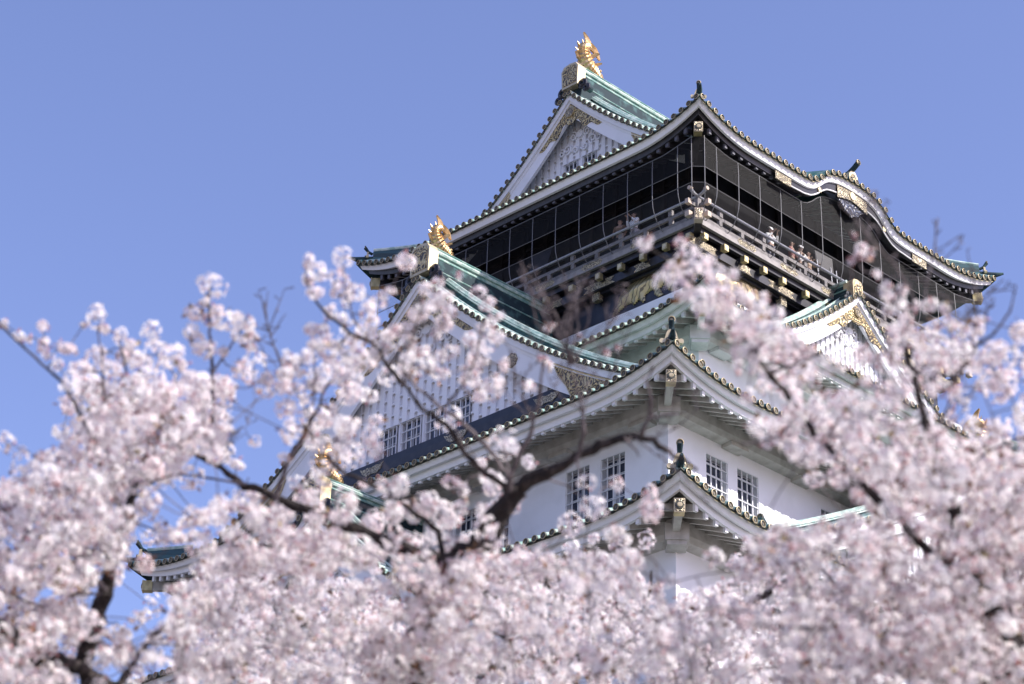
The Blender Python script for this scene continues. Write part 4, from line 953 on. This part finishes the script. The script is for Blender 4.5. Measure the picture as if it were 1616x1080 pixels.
LIMBS = {
 'a': [ # left tree
  ([(150,1290),(165,1180),(160,1120),(128,1050),(150,985),(166,930),(176,890),(182,850),(200,815),(212,770),(208,735)], 9.6, 9.4, .075, .016),
  ([(150,1290),(120,1150),(62,1036),(20,1010),(-40,960)], 9.6, 9.0, .06, .03), ([(62,1036),(110,1048),(165,1078),(230,1120)], 9.3, 9.7, .035, .03),
  ([(190,1080),(215,1035),(240,1006),(266,982)], 9.7, 10.0, .02, .010),
  ([(200,815),(170,770),(150,700),(120,640),(95,600),(60,570),(20,535),(-5,505)], 9.4, 8.7, .014, .004),
  ([(212,770),(235,700),(225,640),(200,590),(190,545)], 9.4, 9.2, .012, .004), ([(150,700),(165,620),(160,560),(152,515)], 9.1, 9.0, .008, .003),
  ([(166,930),(120,880),(60,850),(0,800)], 9.4, 9.0, .012, .005), ([(176,890),(120,940),(70,960),(0,930)], 9.4, 9.1, .012, .005),
  ([(160,937),(115,938),(105,933)], 9.4, 9.3, .008, .004), ([(235,700),(270,650),(280,600),(250,560)], 9.4, 9.4, .008, .003)],
 'b': [ # middle tree
  ([(655,1330),(640,1150),(650,1020),(690,930),(722,884),(760,856),(790,812),(812,776)], 9.4, 9.1, .085, .044), ([(812,776),(850,752),(890,733),(925,712),(958,699),(1000,688),(1030,695),(1062,718),(1100,742)], 9.1, 8.7, .034, .005),
  ([(722,884),(690,886),(648,868),(600,850),(545,830),(500,810),(430,785),(385,765),(345,738),(300,712)], 9.2, 9.6, .036, .009),
  ([(300,712),(270,700)], 9.6, 9.6, .009, .005), ([(385,765),(340,756),(300,752),(268,748),(235,766)], 9.5, 9.6, .007, .003),
  ([(545,830),(540,805),(528,785)], 9.5, 9.5, .020, .006),
  ([(333,728),(336,640),(334,560),(330,500),(330,455)], 9.55, 9.5, .009, .004), ([(335,590),(355,560),(375,530),(390,505)], 9.5, 9.5, .006, .003),
  ([(700,880),(690,835),(640,800),(590,765),(545,745),(519,726),(500,700),(480,670)], 9.1, 9.2, .014, .006),
  ([(812,776),(800,771),(765,745),(737,721),(700,670),(665,640),(637,607),(612,575),(590,545),(560,530),(520,500),(495,470),(482,440)], 9.0, 8.9, .014, .004),
  ([(590,545),(560,510),(545,460),(541,420)], 8.9, 8.9, .005, .0025), ([(637,607),(640,560),(655,520),(670,470)], 8.9, 8.9, .006, .003),
  ([(808,774),(800,748),(775,715),(745,680),(700,645),(662,615),(640,590)], 9.0, 8.9, .012, .007), ([(700,645),(735,600),(752,560),(765,500)], 8.9, 8.8, .006, .003),
  ([(805,776),(807,748),(827,706),(842,667),(852,620),(858,570)], 9.0, 8.7, .012, .004),
  ([(911,729),(921,679),(921,650),(911,615),(897,575),(905,540)], 8.8, 8.6, .010, .003),
  ([(1012,686),(1025,662),(1028,625),(1020,600),(1032,578)], 8.8, 8.6, .010, .004), ([(1025,662),(1055,655),(1085,648)], 8.7, 8.7, .006, .002),
  ([(437,790),(437,773),(452,734),(482,682),(499,647),(510,620),(530,590),(545,560)], 9.4, 9.3, .011, .004),
  ([(1030,695),(1045,700),(1050,725)], 8.8, 8.8, .005, .002), ([(985,690),(1000,705),(1008,722)], 8.8, 8.8, .006, .002), ([(1000,690),(1060,735),(1120,800),(1140,812)], 8.8, 8.5, .003, .0015),
  ([(455,610),(440,565),(430,540),(420,500),(407,458)], 9.5, 9.5, .006, .002), ([(425,520),(440,482),(448,458)], 9.5, 9.5, .003, .0015), ([(428,532),(442,508),(452,494)], 9.5, 9.5, .003, .0015),
  ([(420,500),(422,458)], 9.5, 9.5, .003, .0015), ([(427,525),(412,518),(398,517)], 9.5, 9.5, .003, .0015), ([(430,545),(415,538),(405,535)], 9.5, 9.5, .003, .0015), ([(494,640),(498,600),(496,560)], 9.4, 9.4, .005, .003),
  ([(905,575),(890,520),(860,470),(830,430),(822,412)], 8.6, 8.4, .005, .003), ([(890,520),(915,490),(948,425)], 8.5, 8.4, .004, .002), ([(897,560),(925,520),(935,470),(925,438)], 8.5, 8.4, .004, .002),
  ([(940,580),(960,530),(955,480)], 8.5, 8.4, .004, .002), ([(940,560),(973,490),(975,445)], 8.5, 8.4, .004, .002), ([(870,520),(845,480),(838,450)], 8.4, 8.4, .004, .002), ([(960,600),(985,540),(1000,500)], 8.5, 8.4, .0035, .002),
  ([(905,575),(940,590),(960,610)], 8.6, 8.5, .004, .002), ([(860,560),(830,520),(800,500)], 8.6, 8.5, .003, .0015)],
 'c': [ # right tree
  ([(1690,1330),(1660,1180),(1620,1040),(1560,950),(1540,922),(1530,885),(1517,850),(1505,800),(1495,760),(1480,730),(1466,690),(1455,640),(1440,590),(1425,540),(1415,490)], 8.4, 8.0, .07, .005),
  ([(1560,950),(1510,908),(1480,880),(1445,850),(1405,805),(1372,776),(1310,712),(1262,650),(1215,590),(1180,535),(1135,490),(1095,450),(1060,415),(1015,385)], 8.2, 7.8, .024, .004),
  ([(1620,1040),(1560,1075),(1470,1065),(1400,1055),(1310,1052),(1250,1040)], 8.6, 9.2, .02, .006), ([(1415,1058),(1398,1030),(1395,1000),(1420,970),(1445,935)], 9.0, 9.2, .011, .005),
  ([(1395,1000),(1365,975),(1332,938),(1300,900)], 9.0, 9.4, .008, .004), ([(1500,762),(1530,735),(1560,712),(1590,700)], 8.1, 8.0, .008, .004), ([(1466,690),(1490,660),(1510,600),(1540,550)], 8.1, 8.0, .007, .003),
  ([(1600,1010),(1590,930),(1575,860),(1560,800)], 8.5, 8.6, .012, .005), ([(1560,800),(1585,810),(1616,815)], 8.6, 8.6, .005, .003),
  ([(1532,552),(1547,541),(1569,528),(1586,506),(1597,480),(1602,450)], 8.0, 8.0, .006, .003), ([(1529,500),(1547,476),(1565,460),(1581,442)], 8.0, 8.0, .005, .002), ([(1560,465),(1590,455),(1606,462)], 8.0, 8.0, .004, .002),
  ([(1440,470),(1433,452),(1415,424),(1398,405),(1373,377),(1350,345),(1325,322)], 7.6, 7.4, .006, .003), ([(1383,380),(1392,355),(1400,330)], 7.5, 7.4, .004, .002),
  ([(1422,530),(1455,480),(1470,420),(1476,390),(1480,345)], 8.05, 8.2, .006, .003), ([(1476,395),(1500,382),(1520,370)], 8.2, 8.2, .003, .0015), ([(1468,425),(1490,410),(1505,395),(1522,372)], 8.2, 8.2, .003, .0015), ([(1547,476),(1536,450),(1530,418),(1526,395)], 8.2, 8.2, .004, .002),
  ([(1262,650),(1230,690),(1200,700),(1170,700)], 8.0, 7.9, .006, .003), ([(1215,590),(1290,560),(1330,530)], 7.9, 7.8, .005, .003), ([(1440,590),(1380,540),(1345,480),(1345,420)], 8.0, 7.7, .005, .002)],
 'd': [ # farther tree filling the lower middle
  ([(1010,1480),(1020,1300),(1050,1180),(1085,1100),(1120,1020),(1145,985),(1180,960),(1225,925),(1270,900)], 13.5, 12.6, .10, .010),
  ([(1050,1180),(960,1120),(890,1070),(840,1040),(800,1010),(760,985)], 13.3, 12.8, .04, .010), ([(960,1120),(900,1010),(870,940),(850,890)], 13, 12.6, .03, .008),
  ([(1085,1100),(1040,1030),(1020,960),(1030,900)], 13, 12.7, .02, .007), ([(760,985),(700,960),(640,950)], 12.8, 12.8, .012, .006), ([(840,1040),(760,1060),(660,1050),(560,1020)], 13, 13.2, .02, .008), ([(560,1020),(480,1000),(400,980),(330,1000)], 13.2, 13.4, .01, .005)],
}
def bare(key, x0, y0, xr, yr, n, d, r=0.0032):
    for _ in range(n):
        x1, y1 = rnd.uniform(*xr), rnd.uniform(*yr); xm, ym = x0*0.45+x1*0.55+rnd.gauss(0, 10), y0*0.5+y1*0.5+rnd.gauss(0, 8)
        dd = d+rnd.gauss(0, 0.15); LIMBS[key].append(([(x0, y0), (xm, ym), (x1, y1)], d, dd, r, r*0.5))
        for _ in range(2):
            f_ = rnd.uniform(0.3, 0.9); bx_, by_ = xm*(1-f_)+x1*f_, ym*(1-f_)+y1*f_
            LIMBS[key].append(([(bx_, by_), (bx_+rnd.gauss(0, 16), by_-rnd.uniform(14, 42))], dd*f_+d*(1-f_), dd, r*0.7, r*0.4))
bare('b', 905, 575, (815, 905), (415, 490), 5, 8.6); bare('b', 897, 575, (905, 1000), (425, 500), 6, 8.6); bare('b', 921, 650, (850, 980), (560, 610), 3, 8.75, 0.003)
bare('b', 842, 667, (760, 850), (560, 620), 3, 8.9, 0.003); bare('b', 637, 607, (560, 700), (500, 560), 2, 8.9); bare('b', 345, 738, (360, 400), (650, 690), 3, 9.55, 0.0026)
bare('c', 1532, 552, (1500, 1600), (450, 500), 3, 8.0); bare('c', 1373, 377, (1330, 1410), (310, 345), 2, 7.5); bare('c', 1466, 690, (1470, 1560), (560, 620), 3, 8.0); bare('b', 1030, 695, (1050, 1150), (590, 660), 2, 8.7, 0.0024)
GRID = {13:"0000000000006645000000000000079710188766760",14:"0000000000467733666410000000058854688888880",15:"0069999992676742133450000000047878786857688",
16:"0059999991178740010000000000036999886575788",17:"1389999990347651000130000000026899898788888",18:"6899999505015300002540000000001379999999999",
19:"9999982018418757555530123400000026999999999",20:"9999975787968768787700134300002157889999999",21:"8999945778999988777744568300169988877999999",22:"9999722599999875767799999501799986999999999",
23:"8888545999999996899999999988998699999999999",24:"9999657999999999659999999999999999999999999",25:"9975956999999999679999999999999999999999999",26:"9995666999999999999999999999999999999999999"}
BLOBS = [(335,452,20),(322,478,9),(342,490,11),(306,495,15),(300,523,14),(332,505,12),(355,505,18),(376,500,11),(392,512,12),(312,542,16),(326,552,15),(380,527,17),(396,532,13),(352,556,10),(395,548,9),(376,582,13),(392,594,12),
 (6,512,9),(30,532,11),(67,515,10),(68,545,12),(46,536,7),(107,551,16),(152,500,16),(166,520,11),(132,513,5),(190,531,12),(206,546,12),(196,562,18),(238,524,16),(246,560,20),(272,562,20),(150,566,20),(126,582,16),(176,582,15),(212,568,15),(226,586,18),(76,561,9),(288,578,12),(90,575,10),
 (486,411,12),(500,429,16),(486,441,13),(496,463,15),(540,406,15),(535,441,15),(528,461,9),(546,471,14),(563,462,14),(520,493,13),(540,501,11),(640,413,17),(596,476,12),(606,466,10),(616,459,9),(580,492,16),(586,512,15),(576,531,11),
 (671,456,14),(690,447,10),(700,471,16),(681,482,16),(664,492,18),(710,491,12),(700,511,16),(640,520,14),(656,501,12),(690,527,10),(725,436,7),(755,461,11),(770,481,13),(776,506,10),(790,500,8),(765,522,15),(785,532,12),(741,536,12),(756,546,12),(710,556,14),(690,566,12),(670,556,12),(650,561,12),(640,585,12),(686,581,9),(796,576,12),(736,586,13),(746,602,13),(603,546,16),(611,530,14),(590,561,14),(580,576,12),(622,521,12),
 (491,520,12),(510,521,12),(500,546,18),(530,546,13),(521,566,15),(546,576,14),(541,592,12),(556,541,10),(456,571,12),(471,586,12),(450,592,14),(421,597,12),(400,531,6),(400,548,6),(650,543,10),(732,601,10),
 (1015,386,12),(1024,378,6),(1073,383,10),(1085,408,18),(1060,430,18),(1045,442,15),(1100,430,22),(1081,456,22),(1118,412,14),(1130,440,22),(1156,432,12),(1110,472,22),(1140,472,22),(1160,463,15),(1181,473,15),(1150,502,22),(1121,502,18),(1176,502,20),(1200,492,18),(1196,522,20),(1131,512,10),(1160,530,14),(1186,556,18),(1210,520,18),(1230,540,18),(1200,570,18),(1205,470,10),(1225,500,14),(1245,560,14),
 (865,518,4),(871,514,4),(915,531,5),(958,556,7),(975,549,5),(860,572,8),(868,577,6),(852,566,4),
 (1360,394,13),(1352,408,9),(1374,400,9),(1345,372,7),(1345,412,6),(1400,461,14),(1410,482,16),(1424,458,10),(1440,482,14),(1466,482,12),(1490,491,12),(1500,511,12),(1540,516,14),(1546,524,10),(1521,516,10),(1480,512,10),(1430,511,18),(1410,530,18),(1450,531,16),(1380,433,7),(1386,436,5),(1550,505,8),(1470,520,12)]
PETAL_N = 5
def flower_template():
    vs, fs = [], []
    for p in range(PETAL_N):
        a = 2*pi*p/PETAL_N; ca, sa = cos(a), sin(a); pt = [(0.10,0,0.02),(0.55,0.33,0.20),(0.98,0.20,0.24),(0.90,0,0.20),(0.98,-0.20,0.24),(0.55,-0.33,0.20),(0.52,0,0.08)]
        b0 = len(vs); vs += [(x*ca-y*sa, x*sa+y*ca, z) for x, y, z in pt]
        fs += [(b0,b0+1,b0+6),(b0+1,b0+2,b0+6),(b0+2,b0+3,b0+6),(b0+3,b0+4,b0+6),(b0+4,b0+5,b0+6),(b0+5,b0,b0+6)]
    npet = len(fs)
    b0 = len(vs); vs += [(0.14*cos(a), 0.14*sin(a), 0.10) for a in (0.3,1.55,2.8,4.1,5.3)]+[(0,0,0.26),(0,0,-0.35)]
    for i in range(5): fs.append((b0+i, b0+(i+1)%5, b0+5)); fs.append((b0+(i+1)%5, b0+i, b0+6))
    return np.array(vs), np.array(fs), npet
FV, FF, NPET = flower_template()
def instance_mesh(name, V, F, mats, fmat, pos, ex, ey, ez, sc, parent, tint=None, smooth=False):
    n = len(pos); nv = len(V)
    W = pos[:,None,:]+sc[:,None,None]*(V[None,:,0:1]*ex[:,None,:]+V[None,:,1:2]*ey[:,None,:]+V[None,:,2:3]*ez[:,None,:])
    faces = (F[None,:,:]+(np.arange(n)*nv)[:,None,None]).reshape(-1, 3)
    me = bpy.data.meshes.new(name); me.vertices.add(n*nv); me.vertices.foreach_set('co', W.reshape(-1))
    nf = len(faces); me.loops.add(nf*3); me.loops.foreach_set('vertex_index', faces.reshape(-1).astype(np.int32))
    me.polygons.add(nf); me.polygons.foreach_set('loop_start', np.arange(0, nf*3, 3, dtype=np.int32)); me.polygons.foreach_set('loop_total', np.full(nf, 3, dtype=np.int32))
    for m_ in mats: me.materials.append(MATS[m_])
    me.polygons.foreach_set('material_index', np.tile(fmat, n).astype(np.int32))
    if tint is not None:
        at_ = me.attributes.new('tint', 'FLOAT', 'POINT'); at_.data.foreach_set('value', np.repeat(tint, nv).astype(np.float32))
    me.update(); me.validate()
    ob = bpy.data.objects.new(name, me); COL.objects.link(ob); ob.parent = parent
    return ob
def frames(z):
    z = z/np.linalg.norm(z, axis=1, keepdims=True); r_ = rng.normal(size=z.shape); x = np.cross(r_, z); x /= np.linalg.norm(x, axis=1, keepdims=True)
    return x, np.cross(z, x), z
# where the clusters hang: (point, size, tree, kind)
CL = []
def tree_of(x, y):
    if y > 900 and 300 < x < 1240: return 'd' if rnd.random() < 0.8 else ('b' if x < 900 else 'c')
    if y > 830 and 760 < x < 1180: return 'd' if rnd.random() < 0.45 else ('b' if x < 960 else 'c')
    if x < 300 or (x < 330 and y > 760): return 'a'
    if x < 1125: return 'b'
    return 'c'
LPX = []
for key_, limbs_ in LIMBS.items():
    if key_ == 'd': continue
    for pts_, d0_, d1_, ra_, rb_ in limbs_:
        if ra_ < 0.0065: continue
        for k_ in range(len(pts_)-1):
            for f_ in np.linspace(0, 1, 5)[:-1]:
                x_ = pts_[k_][0]*(1-f_)+pts_[k_+1][0]*f_; y_ = pts_[k_][1]*(1-f_)+pts_[k_+1][1]*f_
                if key_ == 'b' and 900 < y_: continue
                ft = (k_+f_)/(len(pts_)-1); LPX.append((x_, y_, d0_*(1-ft)+d1_*ft))
LPX = np.array(LPX)
def settle(x, y, dd, pxs):
    """most clusters near a limb hang behind or beside it"""
    dist = np.hypot(LPX[:,0]-x, LPX[:,1]-y); j = int(np.argmin(dist))
    if dist[j] < pxs+7 and rnd.random() < 0.42: return max(dd, LPX[j,2]+0.12+abs(rnd.gauss(0, 0.25)))
    return dd
DIST = {'a': (9.2,0.75), 'b': (9.2,0.6), 'c': (8.3,0.75), 'd': (12.9,1.1)}
for x, y, r_ in BLOBS:
    tr = 'a' if x < 296 else ('b' if x < 1000 else 'c')
    dd = {'a': 9.2, 'b': 9.0 if y < 700 else 9.3, 'c': 7.9}[tr]+rnd.gauss(0, 0.12)
    if tr == 'b' and x < 400: dd = 9.5
    CL.append((pix_pt(x, y, dd), r_/FPX*dd*1.02, tr, 'dense' if r_ > 8 else 'small'))
for row, s_ in GRID.items():
    for c_, ch_ in enumerate(s_[:41]):
        d = int(ch_)
        if d == 0: continue
        cov = min(0.985, d/10.0+(0.085 if d == 9 else 0.02)); lam = -math.log(1-cov)*(2.7 if d == 9 else (2.3 if d > 6 else 1.7))
        k_ = int(lam)+(1 if rnd.random() < lam-int(lam) else 0)
        for _ in range(k_):
            x = c_*40+rnd.random()*40; y = row*40+rnd.random()*40
            tr = tree_of(x, y); m0, s0 = DIST[tr]; dd = m0+rnd.gauss(0, s0)
            pxs = rnd.choice([10,13,15,17,19,21]) if tr != 'd' else rnd.choice([10,12,14,16])
            dd = settle(x, y, dd, pxs)
            CL.append((pix_pt(x, y, dd), pxs/FPX*dd, tr, 'full'))
for _ in range(130):
    f_ = rnd.random(); x = 648+70*f_+rnd.gauss(0, 40); y = 1080-200*f_; dd = 8.95+rnd.gauss(0, 0.22)
    CL.append((pix_pt(x, y, dd), rnd.choice([12,15,18])/FPX*dd, 'b', 'full'))
for row in range(0, 7):     # crowns carry on below and beside the frame
    for c_ in range(-7, 48):
        for _ in range(4):
            if row < 2 or rnd.random() < 0.5:
                x = c_*40+rnd.random()*40; y = 1080+row*40+rnd.random()*40; tr = tree_of(x, 1079); m0, s0 = DIST[tr]; dd = m0+rnd.gauss(0, s0); CL.append((pix_pt(x, y, dd), 17/FPX*dd, tr, 'full'))
for side_ in (-1, 1):
    for _ in range(420):
        x = -rnd.random()*260 if side_ < 0 else 1640+rnd.random()*240; y = (800 if side_ < 0 else 620)+rnd.random()*(280 if side_ < 0 else 460); tr = 'a' if side_ < 0 else 'c'; m0, s0 = DIST[tr]; dd = m0+rnd.gauss(0, s0)
        CL.append((pix_pt(x, y, dd), 17/FPX*dd, tr, 'full'))
TREES = {'a': ('full cherry tree in pale pink blossom at the left, open sky behind it', 'left'), 'b': ('cherry tree whose thick dark limb and sparse sprays cross the white castle walls', ''),
         'c': ('pink cherry tree on the right, its bare twigs reaching above the top roof corner', ''), 'd': ('farther cherry tree, its fine pale blossom filling the bottom centre', '')}
for key, limbs in LIMBS.items():
    first = limbs[0]; p0 = pix_pt(first[0][0][0], first[0][0][1], first[1])
    base = np.array([p0[0]*1.015, p0[1]*1.015, 0.0])
    root = empty('cherry_tree', tuple(base), TREES[key][0], 'cherry tree', 'cherry trees in blossom')
    tk = MB(); nodes = []
    r0 = first[3]
    mid = (p0+base)/2+np.array([0.06,-0.05,0])
    def loc(p): return np.array(p)-base
    tk.tube([loc(base), loc(base+np.array([0.01,0.01,0.25])), loc(mid), loc(p0), ], [r0*2.0, r0*1.5, r0*1.2, r0*1.0], 'bark', 14)
    kn = []
    for pts, d0, d1, ra, rb in limbs:
        P3, R3 = polyline3(pts, d0, d1, ra*(0.72 if key in 'ac' else 0.88), rb*0.9)
        tk.tube([loc(p) for p in P3], R3, 'bark' if ra > 0.012 else 'twig', 10 if ra > 0.02 else 6)
        for p, r_ in zip(P3, R3):
            nodes.append((p, r_))
            if ra < 0.012 and rnd.random() < 0.5:       # spurs and winter buds on the bare twigs
                v = rng.normal(size=3); v[2] = abs(v[2]); v /= np.linalg.norm(v); L_ = 0.012+0.03*rnd.random()
                tk.tube([loc(p), loc(p+v*L_)], [0.002,0.003], 'twig', 4)
    mine = [c for c in CL if c[2] == key]
    NP_ = [n_[0] for n_ in nodes]; NP = np.array(NP_)
    cps = np.array([c[0] for c in mine]); 
    dmin = np.array([np.min(np.linalg.norm(NP-p, axis=1)) for p in cps]); order = np.argsort(dmin)
    tw = tk; cur = np.zeros((len(NP)+len(mine)*3, 3)); cur[:len(NP)] = NP; cn = len(NP); cr_ = [n_[1] for n_ in nodes]
    allowed = np.ones(len(cur), bool)
    for i in order:
        p = cps[i]; dd = np.linalg.norm(cur[:cn]-p, axis=1); j = int(np.argmin(dd)); q = cur[j].copy()
        midp = (p+q)/2+rng.normal(0, 0.012+0.04*dd[j], 3)*0.6
        rr = min(cr_[j], 0.0045)
        tw.tube([q-base, midp-base, p-base], [rr, max(0.0022, rr*0.8), 0.0022], 'twig', 4, cap=False)
        cur[cn] = midp; cur[cn+1] = p; cr_ += [max(0.0022, rr*0.8), 0.0024]; cn += 2
    tk.build('trunk', root)
    # flowers
    pos, nrm, sc, tint = [], [], [], []; lp, ln, lsz = [], [], []; bp_, bn_, bs_ = [], [], []
    for c, rad, _, kind in mine:
        fr = 0.0128+0.0028*rnd.random(); shell = max(0.006, rad-fr*0.55)
        nfl = int(np.clip((4.6 if kind == 'dense' else 3.2)*(shell/fr)**2+3, 3, 40))
        gold_ = pi*(3-sqrt(5)); ph = rnd.random()*7; v0 = rng.normal(size=3)
        ct = rnd.gauss(0.62, 0.18)
        el = 1+0.28*rng.normal(size=3)
        for k_ in range(nfl):
            zc = 1-2*(k_+0.5)/nfl; rr = sqrt(1-zc*zc); v = np.array([rr*cos(gold_*k_+ph), rr*sin(gold_*k_+ph), zc])+rng.normal(0, 0.16, 3); v /= np.linalg.norm(v)
            if rnd.random() < 0.10: continue
            pos.append(c+v*shell*(0.82+0.3*rnd.random())*el-base); nrm.append(v+rng.normal(0, 0.22, 3)); sc.append(fr*(0.85+0.3*rnd.random())); tint.append(ct+rnd.gauss(0, 0.24))
        if rnd.random() < 0.46:
            for _ in range(rnd.choice([1,2,3])):
                v = rng.normal(size=3); v /= np.linalg.norm(v); lp.append(c+v*rad*(0.5+0.6*rnd.random())-base); ln.append(v+rng.normal(0,0.4,3)); lsz.append(0.012+0.014*rnd.random())
        for _ in range(rnd.choice([2,3,5,7]) if rad > 0.02 else 5):
            v = rng.normal(size=3); v /= np.linalg.norm(v); bp_.append(c+v*rad*(0.5+0.6*rnd.random())-base); bn_.append(v); bs_.append(0.006+0.004*rnd.random())
    pos, nrm = np.array(pos), np.array(nrm); ex, ey, ez = frames(nrm)
    fm = np.array([0]*NPET+[1]*(len(FF)-NPET))
    instance_mesh('blossoms', FV, FF, ['petal','bud'], fm, pos, ex, ey, ez, np.array(sc), root, tint=np.clip(np.array(tint), 0, 1))
    LV = np.array([(0,0,0),(0.35,0.28,0.06),(1.0,0,0.0),(0.35,-0.28,0.06),(0.5,0,-0.04)]); LF = np.array([(0,1,4),(1,2,4),(2,3,4),(3,0,4)])
    ex, ey, ez = frames(np.array(ln)); instance_mesh('young_leaves', LV, LF, ['young_leaf'], np.zeros(4, int), np.array(lp), ez, ex, ey, np.array(lsz)*1.5, root)
    BV = np.array([(0,0,-0.9),(0.45,0,0),(-0.22,0.39,0),(-0.22,-0.39,0),(0,0,1.0)]); BF = np.array([(0,1,2),(0,2,3),(0,3,1),(4,2,1),(4,3,2),(4,1,3)])
    ex, ey, ez = frames(np.array(bn_)); instance_mesh('buds', BV, BF, ['bud'], np.zeros(6, int), np.array(bp_), ex, ey, ez, np.array(bs_)*1.3, root)
